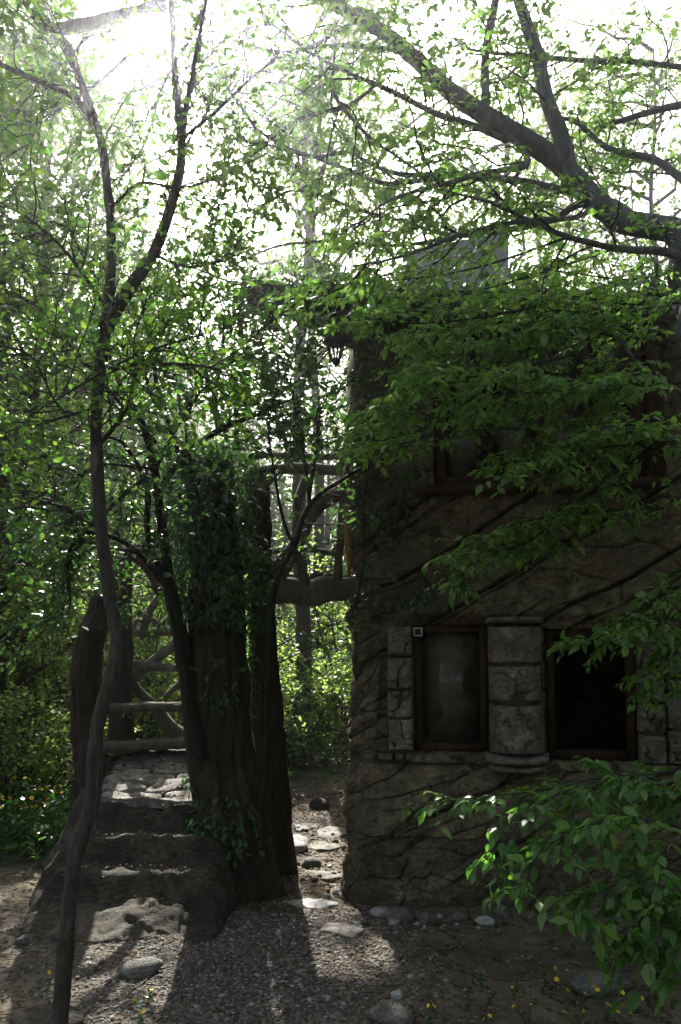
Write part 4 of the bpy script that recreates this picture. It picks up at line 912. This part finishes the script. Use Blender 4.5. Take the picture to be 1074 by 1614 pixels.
# ------------------------------------------------------------------ leafy shrub in front of the cottage
rng = np.random.default_rng(52)
sb_ = P(1180, 1560, 2.95) * [1, 1, 0]
shrub = empty('leafy_shrub', sb_, 'leafy green shrub reaching in front of the low cottage windows', 'shrub')
tw_b = MB(); LL = []
for k, (pts, n2, L2, sz) in enumerate((
    ([(1150, 1265, 3.0), (1000, 1222, 2.95), (860, 1245, 2.9), (760, 1256, 2.85), (665, 1268, 2.8)], 16, .2, .05),
    ([(1150, 1300, 2.9), (1000, 1230, 2.85), (880, 1250, 2.8), (800, 1320, 2.75), (742, 1378, 2.72)], 14, .26, .06),
    ([(1150, 1330, 2.7), (1010, 1290, 2.65), (900, 1310, 2.6), (820, 1375, 2.55)], 11, .26, .066),
    ([(1150, 1380, 2.65), (1040, 1360, 2.6), (960, 1400, 2.55), (910, 1425, 2.5)], 11, .24, .066),
    ([(1150, 1420, 2.6), (1070, 1410, 2.55), (1010, 1450, 2.5), (975, 1490, 2.45)], 10, .22, .066),
    ([(1150, 1440, 2.5), (1090, 1450, 2.45), (1060, 1490, 2.4), (1055, 1515, 2.4)], 8, .18, .066),
    ([(1150, 1225, 3.1), (1060, 1215, 3.05), (970, 1235, 3.0), (900, 1262, 3.0)], 12, .26, .06),
    ([(1150, 1270, 3.1), (1060, 1250, 3.0), (960, 1290, 2.95), (880, 1330, 2.9)], 8, .26, .06))):
    p_ = PX(pts); base = sb_ + rng.normal(0, .05, 3) * [1, 1, 0]
    V, Fs = tube(np.c_[np.vstack([base, base * [.6, .6, 0] + p_[0] * [.4, .4, .55], p_[0]]), [.014, .011, .008]], 7, .06, .08, seed=k); MB().add(V, Fs).build('stem', M['bark_sap'], shrub, rnd=False)
    m0, a, c, L = spray(p_, rng, n2, L2, 3, .13, sz * .9, 4, 5, 0.4, -.15)
    twigs_mb(tw_b, m0, .006, .0018, 5); twigs_mb(tw_b, a, .0025, .001, 4); twigs_mb(tw_b, c, .0014, .0008, 3); LL.append(L)
tw_b.build('twigs', M['bark_sap'], shrub, rnd=False)['kind'] = 'stuff'
L = lone_leaves(cat(*LL), 300, 'leaf_shrub', shrub, rng)
V, F, rn = leafmesh(L, True, rng); MB().add(V, F, rn).build('crown', M['leaf_shrub'], shrub)['kind'] = 'stuff'

# ------------------------------------------------------------------ sapling in front
rng = np.random.default_rng(63)
b0 = P(80, 1720, 2.75); b0[2] = -0.05
sap = empty('forked_sapling', b0 * [1, 1, 0], 'slender forked sapling rising in front of the stone stair', 'tree')
q = np.vstack([[*b0, .07], [*(b0 + [.006, .004, .13]), .048], [*P(97, 1570, 2.78), .035], [*P(118, 1360, 2.85), .034], [*P(147, 1255, 2.9), .035], [*P(153, 1150, 2.92), .032], [*P(184, 1020, 2.95), .032], [*P(172, 930, 3), .032], [*P(157, 800, 3.05), .031], [*P(152, 650, 3.1), .030], [*P(165, 530, 3.15), .030], [*P(176, 400, 3.2), .025], [*P(168, 280, 3.25), .023], [*P(152, 195, 3.3), .021], [*P(110, 90, 3.4), .016], [*P(60, 20, 3.5), .012], [*P(30, -60, 3.6), .009]])
q[:, 3] *= 0.8
V, Fs = tube(q, 16, .02, .13, 14, seed=4); MB().add(V, Fs).build('trunk', M['bark_sap'], sap, rnd=False)
SB = [([(166, 522, 3.15), (205, 455, 3.15), (248, 395, 3.2), (276, 310, 3.2), (288, 220, 3.25), (277, 120, 3.3), (272, 30, 3.4), (270, -50, 3.5)], (26, 24, 20, 17, 15, 12, 11, 9)),
      ([(287, 215, 3.25), (300, 150, 3.25), (312, 80, 3.3), (330, 0, 3.3)], (12, 10, 8, 6)), ([(290, 215, 3.25), (340, 175, 3.2), (390, 130, 3.15), (440, 90, 3.1)], (6, 5, 4, 3)),
      ([(152, 195, 3.3), (120, 155, 3.3), (75, 135, 3.3), (0, 103, 3.3), (-60, 70, 3.3)], (12, 11, 9, 8, 6)), ([(150, 200, 3.3), (110, 75, 3.3), (60, 40, 3.3), (20, -20, 3.3)], (8, 8, 8, 6)),
      ([(160, 640, 3.1), (100, 650, 3.0), (50, 560, 2.9), (0, 548, 2.8)], (5, 4, 4, 3)), ([(155, 590, 3.1), (220, 570, 2.95), (300, 575, 2.9), (370, 590, 2.9)], (7, 6, 5, 3)),
      ([(50, 650, 2.9), (120, 610, 2.9), (200, 570, 2.9), (320, 530, 2.9)], (3, 4, 5, 3)),
      ([(165, 480, 3.2), (110, 400, 3.1), (40, 340, 3.0), (0, 320, 3.0)], (6, 5, 4, 3)), ([(172, 330, 3.2), (220, 290, 3.2), (300, 295, 3.2), (420, 240, 3.2)], (5, 5, 4, 3)),
      ([(155, 700, 3.1), (200, 640, 3.2), (215, 560, 3.3)], (8, 6, 4)), ([(155, 830, 3.05), (80, 790, 3.0), (20, 800, 2.9)], (5, 4, 3)),
      ([(245, 400, 3.2), (300, 420, 3.2), (350, 412, 3.2)], (5, 4, 3))]
SBP = []
for k, (pts, w) in enumerate(SB): SBP.append(tbranch(pts, w, 8, 'bark_sap', 30 + k, sap))
st = np.stack([resample(p_, 12) for p_ in SBP] + [resample(q[8:12, :3], 12), resample(q[11:, :3], 12)])
a, _ = kids(st, 12, .15, 1, .5, 50, rng, up=.05, curl=.2, n=6, flat=.6); c, _ = kids(a, 5, .2, .97, .2, 45, rng, up=-.05, curl=.2, n=4)
tw_b = MB(); twigs_mb(tw_b, a, .004, .0015, 4); twigs_mb(tw_b, c, .0016, .0009, 3); tw_b.build('twigs', M['bark_sap'], sap, rnd=False)['kind'] = 'stuff'
L = lone_leaves(cat(leaves(c, 6, .038, rng, .15, njit=.6), leaves(a, 6, .04, rng, .15, .3, njit=.6)), 220, 'leaf_sap', sap, rng)
V, F, rn = leafmesh(L, True, rng); MB().add(V, F, rn).build('crown', M['leaf_sap'], sap)['kind'] = 'stuff'

# ------------------------------------------------------------------ dark many-stemmed shrub by the trunk pillar
rng = np.random.default_rng(74)
ds = empty('dark_stemmed_shrub', P(300, 1400, 5.15) * [1, 1, 0], 'tangled dark stemmed shrub growing in front of the footbridge', 'shrub')
DS = [([(318, 1200, 5.38), (305, 1120, 5.3), (292, 1030, 5.15), (278, 950, 5.1), (255, 850, 5.0), (246, 740, 5.0), (200, 620, 4.9), (170, 540, 4.8)], (16, 18, 18, 17, 15, 13, 9, 5)),
      ([(290, 1050, 5.1), (268, 940, 5.05), (236, 860, 5.0), (228, 770, 5.0), (195, 700, 4.9), (150, 690, 4.8)], (12, 12, 10, 9, 6, 3)),
      ([(248, 770, 5.0), (290, 715, 4.95), (345, 675, 4.9), (410, 650, 4.85), (480, 620, 4.8)], (10, 10, 9, 6, 3)), ([(345, 675, 4.9), (340, 630, 4.85), (348, 570, 4.8), (355, 490, 4.8)], (6, 6, 5, 3)),
      ([(246, 740, 5.0), (280, 660, 5.0), (310, 600, 5.0), (330, 520, 5.0)], (7, 6, 5, 3)), ([(272, 930, 5.05), (200, 855, 4.95), (120, 840, 4.85)], (11, 9, 5)),
      ([(415, 1340, 5.3), (420, 1150, 5.25), (425, 1000, 5.2), (432, 925, 5.15), (462, 855, 5.1), (488, 795, 5.1), (540, 755, 5.1), (600, 720, 5.05)], (9, 9, 9, 10, 9, 8, 6, 4)),
      ([(488, 795, 5.1), (482, 740, 5.05), (470, 690, 5.0), (455, 600, 5.0)], (7, 5, 4, 3)), ([(489, 790, 5.1), (497, 720, 5.1), (505, 640, 5.1)], (6, 5, 3)), ([(462, 855, 5.1), (440, 800, 5.05), (425, 720, 5.0), (418, 640, 5.0)], (6, 5, 4, 3)),
      ([(300, 760, 5.0), (250, 600, 4.95), (230, 500, 4.9), (215, 420, 4.9)], (8, 7, 5, 3)), ([(225, 760, 4.9), (140, 830, 4.9), (110, 870, 4.85), (112, 950, 4.85)], (8, 7, 6, 4)),
      ([(246, 700, 5.0), (160, 600, 5.0), (80, 500, 5.0), (20, 460, 5.0)], (7, 6, 5, 3)), ([(300, 1000, 5.1), (330, 860, 5.0), (310, 760, 5.0), (300, 640, 5.0), (380, 560, 5.0)], (9, 8, 6, 5, 3)),
      ([(246, 740, 5.0), (170, 730, 4.9), (100, 760, 4.9), (30, 800, 4.9)], (6, 5, 4, 3)), ([(250, 640, 5.0), (200, 520, 5.1), (130, 400, 5.2), (90, 330, 5.2)], (6, 5, 4, 3))]
DSP = []
for k, (pts, w) in enumerate(DS):
    V, Fs = limb(pts, w, 8, step=.05, lump=.12, seed=50 + k, wob=.02); MB().add(V, Fs).build('stem', M['bark_dark'], ds, rnd=False); DSP.append(resample(PX(pts), 12))
st = np.stack(DSP)
a, _ = kids(st, 15, .35, 1, .62, 55, rng, up=.05, curl=.3, n=7, flat=.8, taper=.2); c, _ = kids(a, 5, .15, .97, .26, 50, rng, up=-.05, curl=.3, n=4)
tw_b = MB(); twigs_mb(tw_b, a, .005, .0018, 4); twigs_mb(tw_b, c, .002, .001, 3); tw_b.build('twigs', M['bark_dark'], ds, rnd=False)['kind'] = 'stuff'
L = cat(leaves(c, 8, .052, rng, .2, njit=.6), leaves(a, 8, .052, rng, .2, .3, njit=.6)); L = lone_leaves(L, 200, 'leaf_dark', ds, rng)
V, F, rn = leafmesh(L, True, rng); MB().add(V, F, rn).build('crown', M['leaf_dark'], ds)['kind'] = 'stuff'

# ------------------------------------------------------------------ ivy on the trunk pillars, creeper on the eaves and cottage corner
rng = np.random.default_rng(85)
def ivy(name, label, pts, nr, size, nlone, stems, mat='ivy'):
    e = empty(name, pts.mean(0) * [1, 1, 0] + [0, 0, pts[:, 2].min()], label, 'ivy'); n = len(pts)
    for s_ in stems: V, Fs = tube(np.c_[s_, np.full(len(s_), .006)], 6, .05, .1); MB().add(V, Fs).build('stem', M['bark_dark'], e, rnd=False)
    d = nrm(np.array([0, 0, -.8]) + rng.normal(0, .5, (n, 3)) + nr * .35); up = nr + np.array([0, 0, .6]) + rng.normal(0, .35, (n, 3)); nn = nrm(up - d * (up * d).sum(-1, keepdims=True))
    L = lone_leaves([pts, d, nn, size * rng.uniform(.55, 1.2, n)], nlone, mat, e, rng); V, F, rn = leafmesh(L, True, rng)
    MB().add(V, F, rn).build('foliage', M[mat], e)['kind'] = 'stuff'
tv = trunk_V; tv = tv[(tv[:, 1] < 5.75)]; sel = tv[:, 2] > 1.75 + 0.25 * fbm(tv * 2, 2)
def pick(tv, n, noff=.05):
    i = rng.integers(0, len(tv), n); p_ = tv[i]; cx = np.interp(p_[:, 2], [0, 3.2], [-.72, -.92]); nr = nrm(np.stack([p_[:, 0] - cx, p_[:, 1] - 5.65, p_[:, 0] * 0], -1))
    return p_ + nr * (.02 + rng.random((n, 1)) * noff) + rng.normal(0, .02, (n, 3)), nr
p_, n_r = pick(tv[sel], 4800, .17); p2_, n2_ = pick(tv[(tv[:, 2] < 1.75) & (fbm(tv * 2.5 + 3, 2) > .35)], 420, .03)
ivy('ivy', 'dense dark ivy clothing the top of the fluted trunk', np.vstack([p_, p2_]), np.vstack([n_r, n2_]), .05, 180, [PX([(360, 1380, 5.35), (350, 1200, 5.35), (362, 1050, 5.4), (345, 900, 5.42), (350, 760, 5.45)]), PX([(410, 1300, 5.4), (395, 1150, 5.42), (380, 1000, 5.45)])])
n = 3200; x = np.where(rng.random(n) < .08, rng.uniform(rx0 - .06, .5, n), rng.uniform(rx0 - .1, 4.0, n)); y = ry0 + np.abs(rng.normal(0, .2, n)) - .08; z = ZE + .16 + (y - ry0) * .22 + rng.normal(0, .07, n) - rng.random(n) ** 3 * .3
ivy('roof_creeper', 'green creeper trailing over the front eaves of the cottage', np.stack([x, y, z], -1), np.tile([0, -.8, .5], (n, 1)), .055, 60, [np.array([[x_, ry0 - .03, ZE + .1], [x_ + .2, ry0 - .05, ZE - .05], [x_ + .3, ry0, ZE - .25]]) for x_ in (-.3, .4, 1.2, 2)], 'leaf_dark')
u = rng.uniform(-.1, 1.3, 900); z = rng.uniform(2.0, 3.9, 900); k = fbm(np.stack([u * 2, z * 2, u * 0 + 6], -1), 2) > .12; u, z = u[k], z[k]
xy, nn_ = plan(u); pts = FS(u, z, .03)
ivy('wall_creeper', 'sparse creeper on the upper corner of the cottage wall', pts, np.c_[nn_, nn_[:, 0] * 0], .05, 40, [FS(np.linspace(.05, .3, 6), np.linspace(1.9, 3.6, 6), .02)], 'leaf_dark')
u = rng.uniform(-.02, .75, 150); z = ZC + np.abs(rng.normal(0, .12, 150)) + .02; xy, nn_ = plan(u)
ivy('ledge_ivy', 'few small ivy leaves above the cornice ledge at cottage corner', FS(u, z, .03), np.c_[nn_, nn_[:, 0] * 0], .04, 30, [FS(np.linspace(.0, .5, 6), ZC + np.linspace(.05, .25, 6), .02)])

# ------------------------------------------------------------------ woodland behind
TV = []
def tree_variant(seed, H, cb, spread, n1, n2, n3, nl, lsz, rad, mat):
    rng = np.random.default_rng(seed); n = 10; s = np.linspace(0, 1, n)
    tr = np.stack([np.cumsum(rng.normal(0, .05, n)) * H * .12, np.cumsum(rng.normal(0, .05, n)) * H * .12, s * H], -1); tr -= tr[0] * [1, 1, 0]
    tb_ = MB(); V, Fs = tube(np.c_[tr, np.linspace(rad, rad * .15, n)], 10, .25, .1, 3, seed=seed); tb_.add(V, Fs)
    a, _ = kids(tr[None], n1, cb, 1.0, spread, 62, rng, up=.18, curl=.2, n=8, flat=.5, taper=.55)
    c, _ = kids(a, n2, .15, 1.0, spread * .42, 50, rng, up=0, curl=.2, n=6, flat=.7)
    e, _ = kids(c, n3, .1, 1.0, .42, 50, rng, up=-.1, curl=.25, n=4)
    twigs_mb(tb_, a, rad * .3, .006, 6); twigs_mb(tb_, c, .009, .003, 4); twigs_mb(tb_, e, .003, .0015, 3)
    L = cat(leaves(e, nl, lsz, rng, .25, njit=.55), leaves(c, nl, lsz, rng, .25, .3, njit=.55)); V, F, rn = leafmesh(L, False, rng)
    mt = mesh('trunk', np.concatenate(tb_.V), [np.concatenate([f for f in tb_.F if f.shape[1] == 3]), np.concatenate([f for f in tb_.F if f.shape[1] == 4])]) ; mt.materials.append(M['bark_forest'])
    mc = mesh('crown', V, [F], rn); mc.materials.append(M[mat]); return mt, mc
for sd_, H, cb, spd, n1, n2, n3, nl in ((1, 9.5, .22, 2.3, 30, 7, 5, 9), (2, 11, .35, 2.6, 30, 7, 5, 9), (3, 8, .15, 2.0, 28, 7, 5, 9), (4, 12, .45, 2.8, 28, 7, 5, 10), (5, 6.5, .1, 1.7, 26, 7, 5, 8)):
    TV.append(tree_variant(sd_, H, cb, spd, n1, n2, n3, nl, .085, .11, 'leaf_forest'))
BV = []
for sd_, H, spd in ((11, 2.4, 1.1), (12, 1.7, .9), (13, 3.0, 1.3), (14, 1.2, .8)):
    rng = np.random.default_rng(sd_); ns = 7
    stem = np.stack([np.stack([np.linspace(0, rng.normal(0, .45), 8), np.linspace(0, rng.normal(0, .45), 8), np.linspace(0, H * rng.uniform(.6, 1), 8)], -1) + np.cumsum(rng.normal(0, .03, (8, 3)), 0) for _ in range(ns)])
    a, _ = kids(stem, 9, .12, 1, spd * .62, 55, rng, up=.05, curl=.25, n=6); c, _ = kids(a, 7, .15, 1, .32, 50, rng, up=-.05, curl=.25, n=4)
    tb_ = MB(); twigs_mb(tb_, stem, .02, .006, 6); twigs_mb(tb_, a, .007, .003, 4); twigs_mb(tb_, c, .003, .0012, 3)
    V, F, rn = leafmesh(cat(leaves(c, 6, .066, rng, .2, njit=.6), leaves(a, 6, .066, rng, .2, njit=.6)), False, rng)
    ms = mesh('stems', np.concatenate(tb_.V), [np.concatenate(tb_.F)]); ms.materials.append(M['bark_forest']); mc = mesh('crown', V, [F], rn); mc.materials.append(M['leaf_bush']); BV.append((ms, mc))
def plant(name, mm, parts, x, y, rot, sc, label, cat_, group, z=None):
    e = empty(name, (x, y, float(gz(x, y)) - .03 if z is None else z), label, cat_, group); e.rotation_euler = (0, 0, rot); e.scale = (sc, sc, sc)
    for me, pn in zip(mm, parts): obj(pn, me, None, e)
    return e
rr = random.Random(77)
def free(x, y, m=0.6):
    if -0.3 - m < x < 5.9 + m and 4.2 - m < y < 9.9 + m: return False
    if -2.3 - m < x < 0.2 and 4.2 < y < 7.6 + m: return False
    if -0.9 < x < 0.25 and y < 9.3: return False
    return True
spots = []
# hand placed trees: (x, y, variant, rot, scale)
HAND = [(-4.0, 10.3, 1, 0.9, 1.0), (-5.0, 8.9, 4, 2.3, 1.0), (-6.2, 11.2, 2, 0.8, 1.1), (-4.2, 10.0, 4, 5.1, 1.05), (-7.4, 13.0, 4, 3.1, 1.2), (-5.4, 15.0, 2, 1.9, 1.1), (-3.4, 8.2, 2, 0.3, .95), (-5.4, 9.5, 0, 1.2, 1.0), (-0.45, 14.2, 3, 0.5, 1.15), (1.3, 17.5, 2, 2.0, 1.0), (-0.6, 11.0, 3, 4.0, 1.1), (2.8, 13.2, 1, 1.0, 1.0), (5.2, 12.5, 3, 2.2, .95), (6.9, 8.0, 1, 3.0, .95), (6.8, 4.8, 0, 5.0, 1.0), (-4.3, 6.4, 4, 1.0, .9), (-4.4, 12.6, 3, 3.3, 1.0), (3.9, 15.5, 3, 4.4, .9)]
for (x, y, v, r_, s_) in HAND: spots.append((x, y)); 
TL = 'slender woodland tree with pale green crown'
for i, (x, y, v, r_, s_) in enumerate(HAND):
    lab = ('tall tree with high spreading crown above the yellow herbs', 'bushy low crowned tree at the picture edge beside the sapling', 'bushy tree second deep beyond the yellow herbs', 'small bushy tree over the yellow herbs', 'bushy tree deepest at the picture edge', 'leafy tree deep in the wood behind the sapling', TL + ' left of the stair posts', TL + ' beside the yellow flowers', 'dark tree trunk farther back in the passage view', TL + ' showing above the roof eaves', 'straight tree trunk nearest beyond the passage, seen under the footbridge', TL + ' rising behind the chimney', TL + ' behind the cottage roof', TL + ' beyond the cottage end', TL + ' by the cottage gable', 'small bushy tree nearest the picture edge beside the stair', 'tall tree standing far behind the sapling', 'tall tree far behind the middle of the roof')[i]
    plant('woodland_tree', TV[v], ('trunk', 'crown'), x, y, r_, s_, lab, 'tree', 'woodland trees behind the cottage')
cnt = 0
FAR = []
while cnt < 74:
    x, y = (rr.uniform(-24, 12), rr.uniform(18, 42)) if cnt < 34 else (rr.uniform(-17, 2), rr.uniform(22, 34))
    if not free(x, y, 1.2) or abs(x) > 3.5 + y * .45 or (y < 20 and abs(x + .185 * (y - 6)) < 2.0) or any((x - a) ** 2 + (y - c) ** 2 < 1.7 ** 2 for a, c in spots): continue
    spots.append((x, y)); cnt += 1; FAR.append((float(proj([x, y, 2.])[0]), x, y))
NUM = 'first second third fourth fifth sixth seventh eighth ninth tenth eleventh twelfth thirteenth fourteenth fifteenth sixteenth seventeenth eighteenth nineteenth twentieth twenty-first twenty-second twenty-third twenty-fourth twenty-fifth twenty-sixth twenty-seventh twenty-eighth'.split()
for row, sel_ in (('nearest', [f for f in FAR if f[2] < 23]), ('second', [f for f in FAR if 23 <= f[2] < 26.5]), ('third', [f for f in FAR if 26.5 <= f[2] < 31]), ('farthest', [f for f in FAR if f[2] >= 31])):
    for i, (px, x, y) in enumerate(sorted(sel_)):
        k = rr.choice((0, 2, 4, 2, 4, 1))
        plant('woodland_tree', TV[k], ('trunk', 'crown'), x, y, rr.uniform(0, 6.28), rr.uniform(.95, 1.4), '%s distant pale green tree, %s from the sapling side in the %s row' % (('tall', 'tall', 'short', 'very tall', 'small')[k], NUM[min(i, 27)], row), 'tree', 'distant woodland trees')
cnt = 0; bs = []; BUSH = []
for (x, y, k) in ((-1.1, 10.9, 3), (-.45, 11.5, 1), (.15, 11.2, 3), (-1.0, 13.4, 0), (.1, 13.6, 2), (.8, 12.4, 1), (-2.0, 12.6, 2), (-.6, 16.0, 2), (.5, 16.6, 2), (-1.6, 16.6, 2), (-.7, 10.4, 3), (.2, 19, 2), (-1.2, 19.5, 2)):
    bs.append((x, y)); BUSH.append((x, y, k))
while cnt < 75:
    x, y = rr.uniform(-12, 7), rr.uniform(6.5, 24)
    if not free(x, y, .5) or abs(x) > 2.5 + y * .45 or any((x - a) ** 2 + (y - c) ** 2 < .8 ** 2 for a, c in bs): continue
    if -1.2 < x < 0.5 and y < 12: continue
    if abs(x + .0) < 1.3 and y < 18: continue
    px = float(proj([x, y, .8])[0])
    if y < 10.2 and abs(x + .185 * (y - 6)) < 1.7: continue
    if 553 < px < 1150: continue                                    # wholly behind the cottage
    bs.append((x, y)); cnt += 1
    BUSH.append((x, y, 3 if (x < -2.2 and y < 8.5 and rr.random() < .5) else rr.randrange(4)))
ORD = 'first second third fourth fifth sixth seventh eighth ninth tenth eleventh twelfth thirteenth fourteenth fifteenth sixteenth seventeenth eighteenth nineteenth twentieth'.split()
ZN = {}
for (x, y, k) in BUSH:
    px = float(proj([x, y, .8])[0])
    z_ = 'seen through the passage' if px > 430 else ('glimpsed behind the trunk pillars' if px > 300 else ('behind the plank stair' if px > 155 else ('between sapling and picture edge' if px > -20 else 'just outside the picture edge')))
    ZN.setdefault((z_, 'near' if y < 10.5 else ('middle' if y < 15 else 'far')), []).append((px, x, y, k))
for (z_, row), L_ in ZN.items():
    for i, (px, x, y, k) in enumerate(sorted(L_)):
        lab = '%s light green bush, %s along the %s row %s' % (('tall', 'middling', 'very tall', 'low')[k], ORD[min(i, 19)], row, z_)
        plant('woodland_bush', BV[k], ('stems', 'crown'), x, y, rr.uniform(0, 6.28), rr.uniform(.85, 1.25), lab, 'bush', 'woodland bushes')
# unseen trees added around the camera to shade the clearing and darken pane reflections
for i, (x, y, v, s_) in enumerate(((0.5, -8.0, 2, 1.0), (4.8, -5.0, 1, 1.0), (5.6, 0.8, 2, 1.0), (3.9, 2.1, 4, .9), (5.2, 3.2, 4, 1.0), (-2.6, -6.6, 4, 1.1), (-3.8, -8.2, 4, 1.2), (-1.2, -8.4, 4, 1.2), (-5, -7.5, 4, 1.2), (3.0, -8.0, 1, 1.2), (8, -5, 3, 1.2))):
    plant('unseen_shade_tree', TV[v], ('trunk', 'crown'), x, y, i * 1.1, s_, 'woodland tree standing round the clearing', 'tree', 'trees round the clearing')
for i, (x, y) in enumerate(((-2.2, -4.6), (-.8, -5.4), (.6, -4.2), (1.8, -5.2), (3.0, -4.4), (-3.6, -5.6), (4.4, -5.6), (0, -7.2), (2.4, -7.4), (-2.6, -7.6), (1.2, -6.2), (-1.4, -6.6))):  # unseen bushes added behind the camera to keep bright sky out of the panes
    plant('unseen_screen_bush', BV[(2, 0)[i % 2]], ('stems', 'crown'), x, y, i * 1.3, 1.1, 'woodland bush standing round the clearing', 'bush', 'bushes round the clearing')
# undergrowth leaves on the forest floor
rng = np.random.default_rng(96); n = 42000; x = rng.uniform(-11, 8, n); y = rng.uniform(5.5, 20, n)
k = np.array([True] * n); k &= ~((x > .1) & (x < 6) & (y < 10)); k &= ~((x > -2.4) & (x <= .2) & (y < 8.0)); k &= ~((x > -1.0) & (x < .3) & (y < 8.9)); k &= np.abs(x) < 2 + y * .5; k &= fbm(np.stack([x * .7, y * .7, x * 0], -1), 2) > -.35
k &= ~((x < -2.0) & (y < 6.1)); x, y = x[k], y[k]; n = len(x); d = nrm(np.stack([rng.normal(0, 1, n), rng.normal(0, 1, n), rng.uniform(0, .8, n)], -1)); up = np.array([0, 0, 1.]) + rng.normal(0, .5, (n, 3))
L = [np.stack([x, y, gz(x, y) + rng.random(n) ** 1.5 * .38], -1), d, nrm(up - d * (up * d).sum(-1, keepdims=True)), .075 * rng.uniform(.5, 1.2, n)]
V, F, rn = leafmesh(L, False, rng); tag(MB().add(V, F, rn).build('undergrowth', M['leaf_herb']), 'low green leafy undergrowth covering the forest floor', 'undergrowth', kind='stuff')

# ------------------------------------------------------------------ yellow flowering herbs
rng = np.random.default_rng(107)
pt = []; pf = []
for k in range(5):
    a = k * 2 * math.pi / 5; c_, s_ = math.cos(a), math.sin(a); w = np.array([-s_, c_, 0]); o_ = np.array([c_, s_, .25]); i0 = len(pt)
    pt += [np.zeros(3), o_ * .55 + w * .38, o_ * 1.0 + w * .2, o_ * 1.0 - w * .2, o_ * .55 - w * .38]; pf.append([i0, i0 + 4, i0 + 3, i0 + 2, i0 + 1])
FLM = mesh('flower', np.array(pt), [np.array(pf)]); FLM.materials.append(M['petal'])
def herb(x, y, h, nf, fs, label, group, nleaf=60, mat='leaf_herb'):
    z = float(gz(x, y)); e = empty('flowering_herb', (x, y, z), label, 'flower', group); ns = nf
    tip = np.stack([rng.normal(0, h * .4, ns), rng.normal(0, h * .4, ns), h * rng.uniform(.6, 1.1, ns)], -1); t = np.linspace(0, 1, 6)[None, :, None]
    stm = tip[:, None] * np.concatenate([t ** 1.3, t ** 1.3, t], -1); b = MB(); twigs_mb(b, stm + np.array([x, y, z]), .0025, .0015, 4); b.build('stems', M[mat], e, rnd=False)
    a, _ = kids(stm, 4, .1, .9, h * .35, 55, rng, n=4); L = leaves(np.concatenate([a, stm[:, ::2][:, :3].repeat(1, 0)[:, [0, 1, 2, 2]]]), max(2, nleaf // (5 * ns)), min(.06, h * .25), rng, .1, njit=.5); L[0] = L[0] + np.array([x, y, z])
    V, F, rn = leafmesh(L, True, rng); MB().add(V, F, rn).build('foliage', M[mat], e)['kind'] = 'stuff'
    for q_ in tip:
        o = obj('flower', FLM, None, e); o.location = q_; o.rotation_euler = (rng.normal(0.5, .5), rng.normal(0, .5), rng.random() * 6); s_ = fs * rng.uniform(.7, 1.2); o.scale = (s_, s_, s_)
for k in range(26):
    px, Y = rng.uniform(-30, 108), rng.uniform(6.0, 8.2); p_ = P(px, 1300, Y); herb(p_[0], Y, rng.uniform(.35, .6), 5, .017, 'yellow flowering herb among greenery beside the stair mound', 'yellow herbs beside the stair', 110)
for k in range(10):
    px, Y = rng.uniform(450, 548), rng.uniform(10.2, 12); p_ = P(px, 1200, Y); herb(p_[0], Y, rng.uniform(.5, .9), 5, .022, 'yellow flowering herb beyond the passage', 'yellow herbs beyond the passage', 80)
for (px, py) in ((676, 1598), (810, 1554), (833, 1600), (876, 1540), (910, 1598), (950, 1560), (970, 1505), (955, 1590), (985, 1520), (1000, 1575), (1030, 1565), (1048, 1535), (1060, 1570), (925, 1570), (995, 1610), (780, 1615), (760, 1540)):
    g = gpt(px, py + 22); herb(g[0], g[1], .085, 2, .011, 'small yellow flower in the shade before the cottage', 'yellow flowers in the foreground shade', 26)
for (px, py) in ((234, 1560), (222, 1590), (60, 1530)):
    g = gpt(px, py + 20); herb(g[0], g[1], .07, 2, .011, 'small yellow flower by the grey slab in the gravel', 'yellow flowers near the slab', 30)

# ------------------------------------------------------------------ added haze that stands in for the lens glare around the sun
HAZE = 0.0052
if HAZE:
    hz = bpy.data.meshes.new('haze'); x0, x1, y0, y1, z0, z1 = -125, 125, -125, 155, -2.0, 17.0
    hz.from_pydata([(x0, y0, z0), (x1, y0, z0), (x1, y1, z0), (x0, y1, z0), (x0, y0, z1), (x1, y0, z1), (x1, y1, z1), (x0, y1, z1)], [], [(0, 3, 2, 1), (4, 5, 6, 7), (0, 1, 5, 4), (1, 2, 6, 5), (2, 3, 7, 6), (3, 0, 4, 7)])
    t = NT('haze'); pv = t.n('ShaderNodeVolumePrincipled', {'Color': (0.95, 0.97, 1, 1), 'Density': HAZE, 'Anisotropy': 0.95}); t.t.links.new(pv.outputs[0], t.out.inputs['Volume'])
    o = obj('haze', hz, t.m); tag(o, 'thin sunlit haze in the air', 'haze', kind='stuff')
print('tris', sum(len(m.polygons) for m in bpy.data.meshes), 'objs', len(bpy.data.objects))
